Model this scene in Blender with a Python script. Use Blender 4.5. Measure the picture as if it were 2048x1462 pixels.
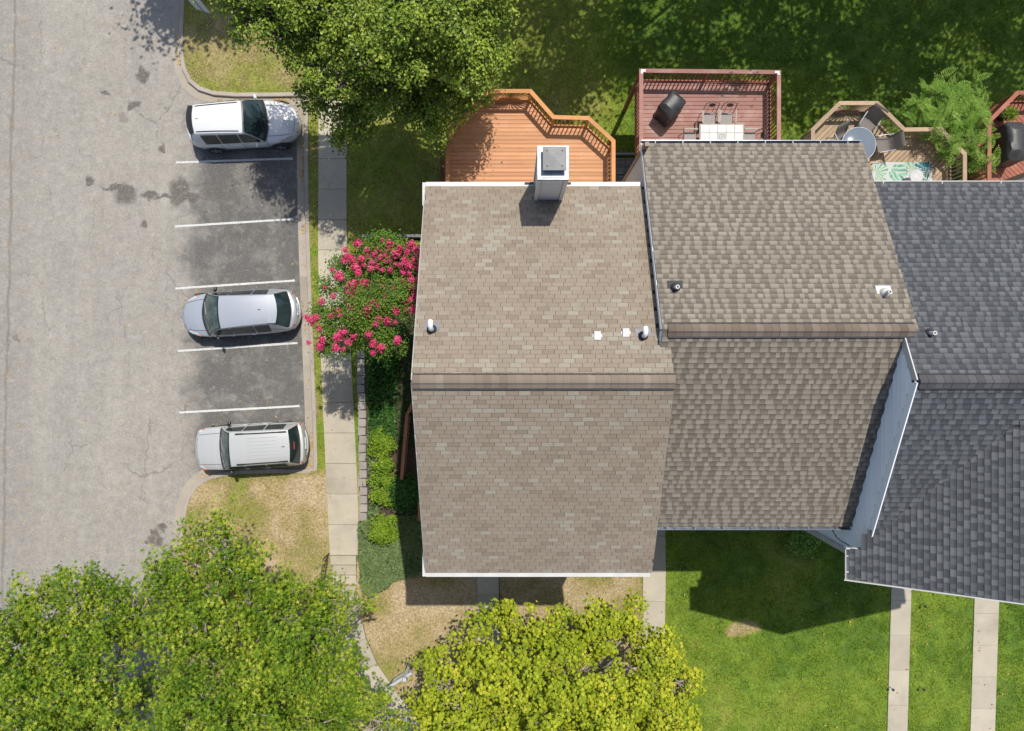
import bpy, bmesh, math, random
import numpy as np
from mathutils import Vector, Matrix

for o in list(bpy.data.objects):
    bpy.data.objects.remove(o)
SC = bpy.context.scene
COL = SC.collection
R = math.radians

# ------------------------------------------------------------------ camera, sky, sun, exposure
H, F = 29.7, 1366.0                       # drone height (m) and focal length (pixels of the 2048 px photograph)
cam_d = bpy.data.cameras.new('drone_camera')
cam = bpy.data.objects.new('drone_camera', cam_d)
COL.objects.link(cam)
cam.location = (0, 0, H)
cam_d.sensor_width = 36.0
cam_d.lens = 36.0 * F / 2048.0
cam_d.clip_end = 2000
SC.camera = cam

SUN = Vector((0.21, 0.445, 1.0)).normalized()
world = bpy.data.worlds.new('World')
SC.world = world
world.use_nodes = True
wn = world.node_tree.nodes
bg = wn['Background']
sky = wn.new('ShaderNodeTexSky')
sky.sky_type = 'NISHITA'
sky.sun_disc = False
sky.sun_elevation = math.asin(SUN.z)
sky.sun_rotation = math.atan2(SUN.x, SUN.y)
sky.air_density = 1.0
sky.dust_density = 1.6
sky.ozone_density = 1.0
world.node_tree.links.new(sky.outputs[0], bg.inputs[0])
bg.inputs[1].default_value = 0.12
sun_d = bpy.data.lights.new('sun', 'SUN')
sun_d.energy = 4.2
sun_d.angle = R(0.55)
sun_d.color = (1.0, 0.955, 0.87)
sun = bpy.data.objects.new('sun', sun_d)
COL.objects.link(sun)
sun.location = SUN * 60
sun.rotation_euler = SUN.to_track_quat('Z', 'Y').to_euler()
SC.view_settings.view_transform = 'Standard'
SC.view_settings.look = 'None'
SC.view_settings.exposure = 0.38
SC.view_settings.gamma = 1.0
SC.view_settings.use_curve_mapping = False

rng = np.random.default_rng(7)
random.seed(7)


def W(px, py, z=0.0):
    """plan position of a surveyed point of the photograph that stands at height z"""
    return Vector(((px - 1024) * (H - z) / F, (731 - py) * (H - z) / F, z))


# ------------------------------------------------------------------ node helpers
class NT:
    def __init__(s, name):
        s.m = bpy.data.materials.new(name)
        s.m.use_nodes = True
        s.t = s.m.node_tree
        s.b = s.t.nodes['Principled BSDF']

    def n(s, typ, **kw):
        nd = s.t.nodes.new(typ)
        for k, v in kw.items():
            setattr(nd, k, v)
        return nd

    def set(s, sock, v):
        if v is None:
            return
        if hasattr(v, 'is_output'):
            s.t.links.new(v, sock)
        else:
            if isinstance(v, (tuple, list)) and len(v) == 3 and sock.type == 'RGBA':
                v = (*v, 1)
            sock.default_value = v

    def math(s, op, a, b=None, c=None, clamp=False):
        nd = s.n('ShaderNodeMath', operation=op, use_clamp=clamp)
        s.set(nd.inputs[0], a)
        s.set(nd.inputs[1], b)
        s.set(nd.inputs[2], c)
        return nd.outputs[0]

    def mix(s, fac, a, b, blend='MIX'):
        nd = s.n('ShaderNodeMix', data_type='RGBA', blend_type=blend)
        s.set(nd.inputs[0], fac)
        s.set(nd.inputs[6], a)
        s.set(nd.inputs[7], b)
        return nd.outputs[2]

    def pos(s):
        return s.n('ShaderNodeNewGeometry').outputs['Position']

    def mapping(s, vec, scale=(1, 1, 1), loc=(0, 0, 0), rot=(0, 0, 0)):
        nd = s.n('ShaderNodeMapping')
        s.set(nd.inputs[0], vec)
        nd.inputs[1].default_value = loc
        nd.inputs[2].default_value = rot
        nd.inputs[3].default_value = scale
        return nd.outputs[0]

    def noise(s, vec, scale, detail=4, rough=.55, dist=0):
        nd = s.n('ShaderNodeTexNoise')
        s.set(nd.inputs['Vector'], vec)
        nd.inputs['Scale'].default_value = scale
        nd.inputs['Detail'].default_value = detail
        nd.inputs['Roughness'].default_value = rough
        nd.inputs['Distortion'].default_value = dist
        return nd.outputs[0]

    def range(s, v, a, b, c=0, d=1, smooth=False):
        nd = s.n('ShaderNodeMapRange')
        if smooth:
            nd.interpolation_type = 'SMOOTHSTEP'
        s.set(nd.inputs[0], v)
        for i, x in enumerate((a, b, c, d)):
            nd.inputs[i + 1].default_value = x
        return nd.outputs[0]

    def ramp(s, fac, stops, interp='LINEAR'):
        nd = s.n('ShaderNodeValToRGB')
        cr = nd.color_ramp
        cr.interpolation = interp
        while len(cr.elements) < len(stops):
            cr.elements.new(0.5)
        for e, (p, c) in zip(cr.elements, stops):
            e.position = p
            e.color = (*c, 1)
        s.set(nd.inputs[0], fac)
        return nd.outputs[0]

    def rnd(s):
        """one random number for every object and every loose piece of a mesh"""
        a = s.n('ShaderNodeObjectInfo').outputs['Random']
        b = s.n('ShaderNodeNewGeometry').outputs['Random Per Island']
        return s.math('FRACT', s.math('ADD', a, b))

    def bump(s, h, strength=.3, dist=.02):
        nd = s.n('ShaderNodeBump')
        nd.inputs['Strength'].default_value = strength
        nd.inputs['Distance'].default_value = dist
        s.set(nd.inputs['Height'], h)
        s.t.links.new(nd.outputs[0], s.b.inputs['Normal'])

    def done(s, color, rough=.7, metal=0, spec=.3, coat=0):
        s.set(s.b.inputs['Base Color'], color)
        s.set(s.b.inputs['Roughness'], rough)
        s.b.inputs['Metallic'].default_value = metal
        s.b.inputs['Specular IOR Level'].default_value = spec
        s.b.inputs['Coat Weight'].default_value = coat
        s.b.inputs['Coat Roughness'].default_value = .05
        return s.m


def plain(name, c, c2=None, scale=3., rough=.6, metal=0, spec=.35, bump=0, bscale=40, var=0., stretch=(1, 1, 1), coat=0, lo=.35, hi=.65):
    k = NT(name)
    p = k.pos()
    if c2 is None:
        c2 = tuple(x * .86 for x in c)
    if stretch != (1, 1, 1):
        p = k.mapping(p, stretch)
    f = k.range(k.noise(p, scale, 5), lo, hi)
    col = k.mix(f, c, c2)
    if var:
        hs = k.n('ShaderNodeHueSaturation')
        k.set(hs.inputs['Color'], col)
        k.set(hs.inputs['Value'], k.range(k.rnd(), 0, 1, 1 - var, 1 + var))
        col = hs.outputs[0]
    if bump:
        k.bump(k.noise(p, bscale, 3), bump, .01)
    return k.done(col, rough, metal, spec, coat)


MT = {}


def foliage(name, stops, rough=.5, trans=.35, nscale=.8, spec=.16):
    k = NT(name)
    r = k.rnd()
    nz = k.range(k.noise(k.pos(), nscale, 3), .3, .7)
    f = k.math('ADD', k.math('MULTIPLY', r, .62), k.math('MULTIPLY', nz, .38))
    col = k.ramp(f, stops)
    k.done(col, rough, 0, spec)
    tr = k.n('ShaderNodeBsdfTranslucent')
    hs = k.n('ShaderNodeHueSaturation')
    hs.inputs['Saturation'].default_value = 1.1
    hs.inputs['Value'].default_value = 1.3
    k.set(hs.inputs['Color'], col)
    k.t.links.new(hs.outputs[0], tr.inputs[0])
    mx = k.n('ShaderNodeMixShader')
    mx.inputs[0].default_value = trans
    k.t.links.new(k.b.outputs[0], mx.inputs[1])
    k.t.links.new(tr.outputs[0], mx.inputs[2])
    k.t.links.new(mx.outputs[0], k.t.nodes['Material Output'].inputs[0])
    return k.m


def make_materials():
    # --- asphalt
    k = NT('old_asphalt')
    p = k.pos()
    sep = k.n('ShaderNodeSeparateXYZ')
    k.set(sep.inputs[0], p)
    X, Y = sep.outputs[0], sep.outputs[1]
    big = k.range(k.noise(p, .35, 5, .6), .3, .7)
    col = k.mix(big, (.355, .328, .284), (.293, .27, .232))
    streak = k.range(k.noise(k.mapping(p, (.9, .09, 1)), 1.0, 6, .65, .6), .38, .66)
    col = k.mix(k.math('MULTIPLY', streak, .38), col, (.20, .19, .175))
    warm = k.range(k.noise(k.mapping(p, (.4, .15, 1), (9, 3, 0)), .6, 3), .45, .7)
    col = k.mix(k.math('MULTIPLY', warm, .35), col, (.30, .265, .23))
    # parking stalls: darker, less bleached coat with a worn edge
    wob = k.math('MULTIPLY', k.math('SUBTRACT', k.noise(p, .75, 6, .62), .5), 4.2)
    left = k.range(k.math('ADD', X, k.math('MULTIPLY', wob, .7)), -14.6, -13.3, 0, 1, True)
    top = k.range(k.math('ADD', Y, k.math('MULTIPLY', wob, .4)), 9.9, 9.3, 0, 1, True)
    bot = k.range(Y, -4.9, -4.6, 0, 1, True)
    patch = k.range(k.noise(p, .9, 6, .72), .36, .52, .55, 1)
    st = k.math('MULTIPLY', k.math('MULTIPLY', left, top), k.math('MULTIPLY', bot, patch))
    col = k.mix(k.math('MULTIPLY', st, .95), col, (.062, .060, .058))
    # oil stains, each with a shape of its own
    sw = k.n('ShaderNodeVectorMath', operation='ADD')
    nv = k.n('ShaderNodeTexNoise')
    k.set(nv.inputs['Vector'], p)
    nv.inputs['Scale'].default_value = 2.2
    nv.inputs['Detail'].default_value = 5
    nsub = k.n('ShaderNodeVectorMath', operation='SUBTRACT')
    k.t.links.new(nv.outputs[1], nsub.inputs[0])
    nsub.inputs[1].default_value = (.5, .5, .5)
    nmul = k.n('ShaderNodeVectorMath', operation='MULTIPLY')
    k.t.links.new(nsub.outputs[0], nmul.inputs[0])
    nmul.inputs[1].default_value = (.75, .75, 0)
    k.set(sw.inputs[0], p)
    k.t.links.new(nmul.outputs[0], sw.inputs[1])
    total = None
    for (sx, sy, rx, ry) in ((285, 152, .22, .4), (250, 388, .5, .42), (360, 384, .42, .55), (300, 391, .35, .16), (265, 211, .24, .17),
                             (322, 295, .13, .2), (287, 452, .2, .14), (180, 364, .16, .2), (208, 187, .25, .12), (225, 375, .5, .12),
                             (330, 392, .5, .1), (312, 1078, .32, .34), (294, 1083, .1, .1), (303, 1065, .1, .1), (33, 680, .13, .13), (372, 240, .2, .5),
                             (245, 235, .2, .2), (325, 1056, .12, .12), (385, 395, .3, .25), (440, 395, .9, .5), (505, 480, 1.3, .5), (520, 610, 1.5, .6)):
        c = W(sx, sy)
        q = k.mapping(sw.outputs[0], (1 / rx, 1 / ry, 0), (-c.x / rx, -c.y / ry, 0))
        ln = k.n('ShaderNodeVectorMath', operation='LENGTH')
        k.set(ln.inputs[0], q)
        mk = k.range(ln.outputs[1], 1.35, .7, 0, 1, True)
        if sx >= 440 or sx in (372, 245):
            mk = k.math('MULTIPLY', mk, .4)
        total = mk if total is None else k.math('MAXIMUM', total, mk)
    col = k.mix(k.math('MULTIPLY', total, k.range(k.noise(p, 7, 4), .3, .55, .6, .95)), col, (.070, .055, .045))
    # long seam and hair cracks
    seam = k.math('ABSOLUTE', k.math('ADD', k.math('ADD', X, 21.95), k.math('ADD', k.math('MULTIPLY', Y, -.022), k.math('MULTIPLY', k.math('SUBTRACT', k.noise(p, .8, 4), .5), .35))))
    col = k.mix(k.range(seam, .09, .02, 0, .7, True), col, (.09, .075, .06))
    col = k.mix(k.math('MULTIPLY', k.range(seam, .13, .04, 0, 1, True), k.range(k.noise(k.mapping(p, (0, 1, 0)), .9, 4), .54, .64)), col, (.27, .16, .05))
    band = k.math('MULTIPLY', k.range(X, -20.4, -21.4, 0, 1, True), .45)
    col = k.mix(band, col, (.22, .20, .175))
    vo = k.n('ShaderNodeTexVoronoi', feature='DISTANCE_TO_EDGE')
    k.set(vo.inputs['Vector'], k.mapping(sw.outputs[0], (1, .6, 1)))
    vo.inputs['Scale'].default_value = .4
    crk = k.math('MULTIPLY', k.range(vo.outputs[0], .012, .002, 0, .55, True), k.range(k.noise(p, .3, 4), .47, .58))
    vo2 = k.n('ShaderNodeTexVoronoi', feature='DISTANCE_TO_EDGE')
    k.set(vo2.inputs['Vector'], k.mapping(sw.outputs[0], (1.6, 1, 1), (3, 7, 0)))
    vo2.inputs['Scale'].default_value = 1.3
    crk2 = k.math('MULTIPLY', k.range(vo2.outputs[0], .03, .004, 0, .42, True), k.range(k.noise(k.mapping(p, (1, .35, 1), (5, 1, 0)), .35, 4), .54, .66))
    crk = k.math('MAXIMUM', crk, crk2)
    col = k.mix(crk, col, (.08, .075, .07))
    # aggregate
    sp = k.noise(p, 20, 4, .85)
    col = k.mix(k.range(sp, .3, .6, .7, 0), col, (.13, .125, .12))
    col = k.mix(k.range(k.noise(p, 22, 3, .85), .58, .74, 0, .75), col, (.52, .49, .45))
    mot = k.noise(p, 2.6, 6, .75)
    col = k.mix(k.range(mot, .34, .52, .4, 0), col, (.15, .142, .128))
    col = k.mix(k.range(mot, .54, .7, 0, .3), col, (.43, .405, .36))
    gr = k.noise(p, 8.5, 5, .8)
    col = k.mix(k.range(gr, .32, .55, .38, 0), col, (.12, .115, .105))
    col = k.mix(k.range(gr, .55, .75, 0, .3), col, (.44, .42, .38))
    k.bump(sp, .5, .012)
    MT['asphalt'] = k.done(col, .9, 0, .2)

    # --- concrete
    def concrete(name, a, b, stain):
        k = NT(name)
        p = k.pos()
        c = k.mix(k.range(k.noise(p, 1.1, 6, .65), .3, .7), a, b)
        c = k.mix(k.range(k.noise(k.mapping(p, (1, 1, 1), (4, 8, 0)), .55, 6, .7), .52, .75, 0, .65), c, stain)
        c = k.mix(k.range(k.noise(p, 28, 3, .8), .3, .7, .3, 0), c, tuple(x * .5 for x in b))
        hs = k.n('ShaderNodeHueSaturation')
        k.set(hs.inputs['Color'], c)
        k.set(hs.inputs['Value'], k.range(k.rnd(), 0, 1, .9, 1.08))
        k.bump(k.noise(p, 30, 3), .2, .008)
        return k.done(hs.outputs[0], .85, 0, .25)
    MT['walk'] = concrete('sidewalk_concrete', (.425, .378, .295), (.345, .308, .24), (.21, .19, .155))
    MT['kerb'] = concrete('kerb_concrete', (.37, .325, .275), (.30, .26, .22), (.21, .18, .15))
    MT['pan'] = concrete('gutter_concrete', (.345, .305, .25), (.28, .245, .2), (.2, .165, .13))
    MT['block'] = concrete('wall_block', (.30, .27, .245), (.24, .215, .195), (.16, .14, .12))
    MT['cap'] = concrete('chimney_cap', (.27, .268, .26), (.17, .17, .168), (.08, .08, .08))
    MT['step'] = concrete('slate_paver', (.17, .17, .175), (.12, .12, .125), (.08, .08, .085))

    # --- paint
    k = NT('road_paint')
    p = k.pos()
    c = k.mix(k.range(k.noise(p, 12, 5, .8), .46, .68, 0, .85), (.50, .50, .48), (.24, .235, .225))
    MT['paint'] = k.done(c, .7, 0, .3)

    # --- lawn (dryness is a property of the turf itself, stored per vertex)
    def turf(name, isl):
        k = NT(name)
        at = k.n('ShaderNodeAttribute', attribute_name='dry')
        p = k.pos()
        d = at.outputs['Fac']
        nz = k.math('SUBTRACT', k.noise(p, 1.3, 6, .65), .5)
        d = k.math('ADD', d, k.math('MULTIPLY', nz, .55))
        if isl:
            d = k.math('ADD', d, k.math('MULTIPLY', k.math('SUBTRACT', k.rnd(), .5), .34))
        else:
            d = k.math('ADD', d, k.math('MULTIPLY', k.math('SUBTRACT', k.noise(p, 13, 4, .7), .5), .5))
        col = k.ramp(d, [(0, (.075, .15, .012)), (.22, (.155, .235, .018)), (.42, (.23, .255, .04)), (.6, (.275, .24, .085)), (.8, (.38, .295, .145)), (1, (.45, .35, .22))])
        if isl:
            hs = k.n('ShaderNodeHueSaturation')
            k.set(hs.inputs['Color'], col)
            k.set(hs.inputs['Value'], k.range(k.rnd(), 0, 1, .55, 1.55))
            col = hs.outputs[0]
        else:
            col = k.mix(k.range(k.noise(p, 11, 5, .75), .35, .62, .65, 0), col, (.05, .045, .022))
            k.bump(k.noise(p, 18, 4, .7), .6, .04)
        return k.done(col, .8, 0, .15)
    MT['lawn'] = turf('turf', False)
    MT['blade'] = turf('grass_blade', True)
    MT['soil'] = plain('far_ground', (.10, .11, .04), (.16, .14, .07), .3, .95)
    MT['mulch'] = plain('mulch', (.075, .05, .033), (.04, .028, .02), 9, .95, bump=.6, bscale=30)

    # --- roofing
    def shingle(name, stops, nz=.25, rough=.92, band=False, tooth=False):
        k = NT(name)
        p = k.pos()
        col = k.ramp(k.rnd(), stops, 'CONSTANT')
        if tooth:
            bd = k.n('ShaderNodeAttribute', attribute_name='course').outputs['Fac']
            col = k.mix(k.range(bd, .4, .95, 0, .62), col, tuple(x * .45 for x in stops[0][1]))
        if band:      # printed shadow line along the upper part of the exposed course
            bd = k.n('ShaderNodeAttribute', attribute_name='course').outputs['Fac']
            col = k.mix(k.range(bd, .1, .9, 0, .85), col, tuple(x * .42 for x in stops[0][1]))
        g = k.noise(p, 42, 3, .8)
        col = k.mix(k.range(g, .3, .72, nz * 1.6, 0), col, tuple(x * .45 for x in stops[0][1]))
        col = k.mix(k.range(k.noise(k.mapping(p, (1, .35, 1)), 1.1, 6, .65), .42, .72, 0, .34), col, tuple(x * .6 for x in stops[0][1]))
        k.bump(g, .3, .006)
        return k.done(col, rough, 0, .15)
    MT['tab'] = shingle('three_tab_shingle', [(0, (.250, .205, .158)), (.30, (.236, .191, .146)), (.52, (.258, .213, .165)), (.70, (.206, .165, .126)), (.80, (.262, .226, .178)), (.90, (.285, .258, .208))])
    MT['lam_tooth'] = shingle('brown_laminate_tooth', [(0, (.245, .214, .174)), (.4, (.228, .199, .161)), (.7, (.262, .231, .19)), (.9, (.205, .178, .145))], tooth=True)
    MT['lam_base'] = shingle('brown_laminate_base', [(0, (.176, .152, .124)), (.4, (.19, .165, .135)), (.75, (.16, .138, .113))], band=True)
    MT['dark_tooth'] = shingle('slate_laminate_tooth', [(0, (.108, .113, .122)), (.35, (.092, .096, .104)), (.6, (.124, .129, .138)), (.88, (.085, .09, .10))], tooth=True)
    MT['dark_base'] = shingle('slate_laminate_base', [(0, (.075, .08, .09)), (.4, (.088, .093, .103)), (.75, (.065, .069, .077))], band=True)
    MT['capsh'] = shingle('brown_ridge_cap', [(0, (.165, .128, .10)), (.4, (.148, .115, .09)), (.7, (.195, .16, .13)), (.9, (.125, .096, .077))])
    MT['captan'] = shingle('tan_ridge_cap', [(0, (.205, .165, .13)), (.4, (.19, .152, .12)), (.7, (.235, .2, .162)), (.9, (.165, .13, .102))])
    MT['capdk'] = shingle('slate_ridge_cap', [(0, (.085, .085, .09)), (.5, (.07, .07, .075)), (.8, (.10, .10, .105))])
    MT['felt'] = plain('roof_felt', (.05, .043, .037), None, 5, .95)
    MT['feltdk'] = plain('roof_felt_dark', (.024, .024, .026), None, 5, .95)
    MT['vent_black'] = plain('ridge_vent_plastic', (.018, .018, .02), None, 5, .6)

    # --- building skins
    MT['white'] = plain('white_trim', (.48, .475, .46), (.42, .415, .40), 2, .45, var=.02)
    MT['gutter_dk'] = plain('dark_gutter', (.19, .21, .25), (.14, .155, .19), 3, .3, metal=.3, spec=.5)
    MT['siding_blue'] = plain('pale_blue_siding', (.76, .79, .81), (.71, .74, .77), .9, .55, var=.03)
    MT['siding_grey'] = plain('warm_grey_siding', (.52, .50, .48), (.48, .46, .44), .9, .55, var=.03)
    MT['siding_cream'] = plain('cream_siding', (.66, .63, .57), (.61, .58, .52), .9, .55, var=.03)
    MT['trim_brown'] = plain('brown_corner_trim', (.25, .17, .12), None, 3, .6)
    MT['pvc'] = plain('pvc_pipe', (.72, .71, .68), (.6, .59, .56), 12, .4)
    MT['rubber'] = plain('vent_boot', (.03, .03, .033), None, 8, .6)
    MT['flash'] = plain('lead_flashing', (.2, .205, .22), (.15, .155, .17), 10, .5, metal=.4)
    MT['galv'] = plain('white_metal_cap', (.31, .33, .36), (.22, .24, .27), 6, .4, metal=.2)

    # --- deck timber
    def wood(name, a, b, c, ax, wear=.25, rough=.7):
        k = NT(name)
        p = k.pos()
        st = {'x': (.5, 9, 9), 'y': (9, .5, 9), 'd': (4, 4, 9)}[ax]
        f = k.range(k.noise(k.mapping(p, st), 2.2, 6, .65), .3, .7)
        col = k.mix(f, a, b)
        col = k.mix(k.range(k.noise(p, 1.6, 5, .6), .5, .75, 0, wear), col, c)
        kn = k.n('ShaderNodeTexVoronoi')
        k.set(kn.inputs['Vector'], k.mapping(p, (1, 2.2, 1)))
        kn.inputs['Scale'].default_value = 1.9
        col = k.mix(k.range(kn.outputs[0], .09, .04, 0, .6, True), col, tuple(x * .4 for x in b))
        hs = k.n('ShaderNodeHueSaturation')
        k.set(hs.inputs['Color'], col)
        k.set(hs.inputs['Value'], k.range(k.rnd(), 0, 1, .86, 1.12))
        k.bump(k.noise(k.mapping(p, st), 8, 4), .25, .006)
        return k.done(hs.outputs[0], rough, 0, .25)
    MT['orange'] = wood('orange_stain', (.47, .235, .122), (.41, .197, .10), (.50, .285, .17), 'x', .5)
    MT['orange_y'] = wood('orange_stain_rail', (.45, .215, .085), (.38, .175, .065), (.48, .26, .13), 'd', .4)
    MT['red'] = wood('faded_red_stain', (.285, .145, .12), (.23, .108, .09), (.345, .235, .205), 'x', .8)
    MT['red_y'] = wood('red_stain_rail', (.29, .105, .072), (.235, .082, .056), (.36, .19, .155), 'd', .6)
    MT['tan'] = wood('weathered_tan_stain', (.33, .235, .155), (.27, .19, .125), (.38, .285, .2), 'd', .4)
    MT['redb'] = wood('brick_red_stain', (.27, .10, .065), (.22, .078, .05), (.36, .19, .15), 'd', .6)
    MT['stair'] = wood('redwood_rail', (.29, .125, .06), (.24, .10, .05), (.34, .17, .1), 'y', .3)
    MT['grey_wood'] = wood('grey_timber', (.19, .19, .185), (.14, .14, .14), (.25, .25, .245), 'x', .4)

    # --- vehicles
    MT['car_white'] = plain('white_car_paint', (.55, .56, .57), (.53, .54, .55), .5, .22, spec=.5, coat=.8)
    MT['car_silver'] = plain('silver_blue_car_paint', (.42, .44, .47), (.40, .42, .45), .5, .32, metal=.45, spec=.5, coat=.7)
    MT['car_grey'] = plain('light_grey_car_paint', (.46, .465, .45), (.44, .445, .43), .5, .34, metal=.3, spec=.5, coat=.5)
    MT['car_black'] = plain('black_trim', (.018, .018, .02), None, 3, .35, spec=.5)
    MT['plastic'] = plain('dark_plastic', (.045, .045, .048), None, 6, .6)
    MT['bumper'] = plain('silver_bumper', (.36, .37, .38), None, 3, .35, metal=.4)
    MT['tyre'] = plain('tyre_rubber', (.02, .02, .021), (.035, .033, .03), 9, .85)
    MT['rim'] = plain('alloy_rim', (.5, .5, .52), None, 5, .3, metal=.8)
    k = NT('car_glass')
    MT['glass'] = k.done(k.mix(k.range(k.noise(k.pos(), 1.7, 4), .4, .65), (.010, .020, .022), (.022, .036, .036)), .04, 0, .7)
    k = NT('tinted_glass')
    MT['glass_w'] = k.done(k.mix(k.range(k.noise(k.pos(), 2.7, 4), .4, .65), (.03, .05, .048), (.085, .11, .10)), .05, 0, .6)
    MT['lens'] = plain('clear_lens', (.55, .57, .58), (.3, .31, .32), 22, .1, spec=.7)
    MT['amber'] = plain('amber_lens', (.6, .16, .02), None, 9, .2, spec=.6)
    MT['tail'] = plain('red_lens', (.36, .012, .014), None, 9, .15, spec=.6)
    MT['chrome'] = plain('chrome', (.62, .63, .64), None, 4, .15, metal=.9)

    # --- furniture
    MT['cover'] = plain('black_grill_cover', (.022, .022, .024), (.035, .035, .038), 4, .5, spec=.5, bump=.4, bscale=8)
    MT['iron'] = plain('bronze_iron', (.055, .042, .036), None, 9, .5, metal=.4)
    MT['sling'] = plain('taupe_sling', (.155, .135, .12), (.12, .105, .095), 40, .8)
    MT['sling_seat'] = plain('grey_sling', (.25, .225, .21), None, 30, .8)
    MT['tile'] = plain('cream_tile', (.36, .345, .31), (.29, .275, .25), 6, .35, var=.06)
    MT['tile_dk'] = plain('grey_tile', (.2, .2, .195), (.26, .26, .25), 10, .4)
    MT['frame'] = plain('table_frame', (.14, .125, .11), None, 6, .5, metal=.3)
    k = NT('table_glass')
    k.done((.17, .205, .25), .15, 0, .5)
    k.b.inputs['Transmission Weight'].default_value = .3
    k.b.inputs['IOR'].default_value = 1.2
    MT['tglass'] = k.m
    MT['stool'] = plain('white_ceramic', (.42, .415, .41), (.33, .325, .32), 7, .3)
    k = NT('printed_rug')
    at = k.n('ShaderNodeAttribute', attribute_name='print')
    MT['rug'] = k.done(at.outputs['Color'], .9, 0, .1)
    MT['pot'] = plain('dark_pot', (.05, .04, .035), None, 8, .6)
    MT['steel'] = plain('dark_handrail', (.045, .03, .025), None, 6, .5)
    MT['sign'] = plain('white_sign', (.60, .63, .66), (.52, .55, .58), 5, .4)
    MT['post'] = plain('white_vinyl_post', (.40, .42, .45), None, 5, .4)
    MT['lamp_black'] = plain('black_stake_light', (.03, .033, .045), None, 8, .35)
    MT['cable'] = plain('black_cable', (.015, .015, .017), None, 8, .5)

    # --- plants
    MT['bark'] = plain('bark', (.16, .125, .10), (.09, .07, .055), 7, .9, bump=.6, bscale=20, stretch=(1, 1, .3))
    MT['twig'] = plain('grey_twig', (.34, .30, .26), (.24, .205, .175), 7, .9)
    MT['leaf_pear'] = foliage('pear_leaf', [(0, (.05, .098, .010)), (.35, (.11, .175, .015)), (.65, (.20, .27, .027)), (.9, (.34, .40, .06)), (1, (.48, .46, .10))], .4, .2, 1.0, .3)
    MT['leaf_gum'] = foliage('sweetgum_leaf', [(0, (.035, .085, .006)), (.3, (.08, .15, .009)), (.6, (.165, .235, .015)), (.85, (.29, .33, .03)), (1, (.48, .42, .10))], .55, .2, .8)
    MT['leaf_maple'] = foliage('yellow_maple_leaf', [(0, (.11, .16, .010)), (.3, (.20, .26, .014)), (.6, (.305, .355, .022)), (.85, (.43, .43, .032)), (1, (.58, .49, .06))], .55, .25, .6)
    MT['leaf_dark'] = foliage('lawn_tree_leaf', [(0, (.03, .08, .012)), (.5, (.05, .12, .018)), (1, (.09, .17, .03))], .5, .3)
    MT['leaf_myrtle'] = foliage('myrtle_leaf', [(0, (.04, .10, .014)), (.4, (.08, .165, .02)), (.75, (.14, .225, .03)), (1, (.25, .26, .06))], .45, .25, 1.2)
    MT['leaf_sumac'] = foliage('sumac_leaf', [(0, (.10, .20, .03)), (.4, (.16, .28, .045)), (.75, (.23, .34, .07)), (1, (.36, .38, .1))], .5, .3, 1.2)
    MT['leaf_hedge'] = foliage('hedge_leaf', [(0, (.07, .14, .012)), (.4, (.14, .24, .018)), (.8, (.25, .33, .03)), (1, (.36, .38, .06))], .5, .3, 1.6)
    MT['leaf_ivy'] = foliage('ivy_leaf', [(0, (.022, .065, .014)), (.5, (.04, .11, .02)), (1, (.085, .17, .03))], .45, .25, 1.2)
    MT['leaf_juniper'] = foliage('juniper_sprig', [(0, (.085, .14, .045)), (.5, (.135, .195, .07)), (.85, (.19, .235, .10)), (1, (.28, .23, .11))], .7, .2, 1.1)
    MT['flower'] = foliage('pink_flower', [(0, (.42, .02, .08)), (.4, (.62, .055, .17)), (.8, (.74, .13, .28)), (1, (.78, .34, .38))], .6, .3, 3)
    MT['litter'] = foliage('fallen_leaf', [(0, (.30, .16, .04)), (.5, (.45, .27, .07)), (.85, (.5, .38, .16)), (1, (.25, .12, .05))], .7, .1, 2)


make_materials()


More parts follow.
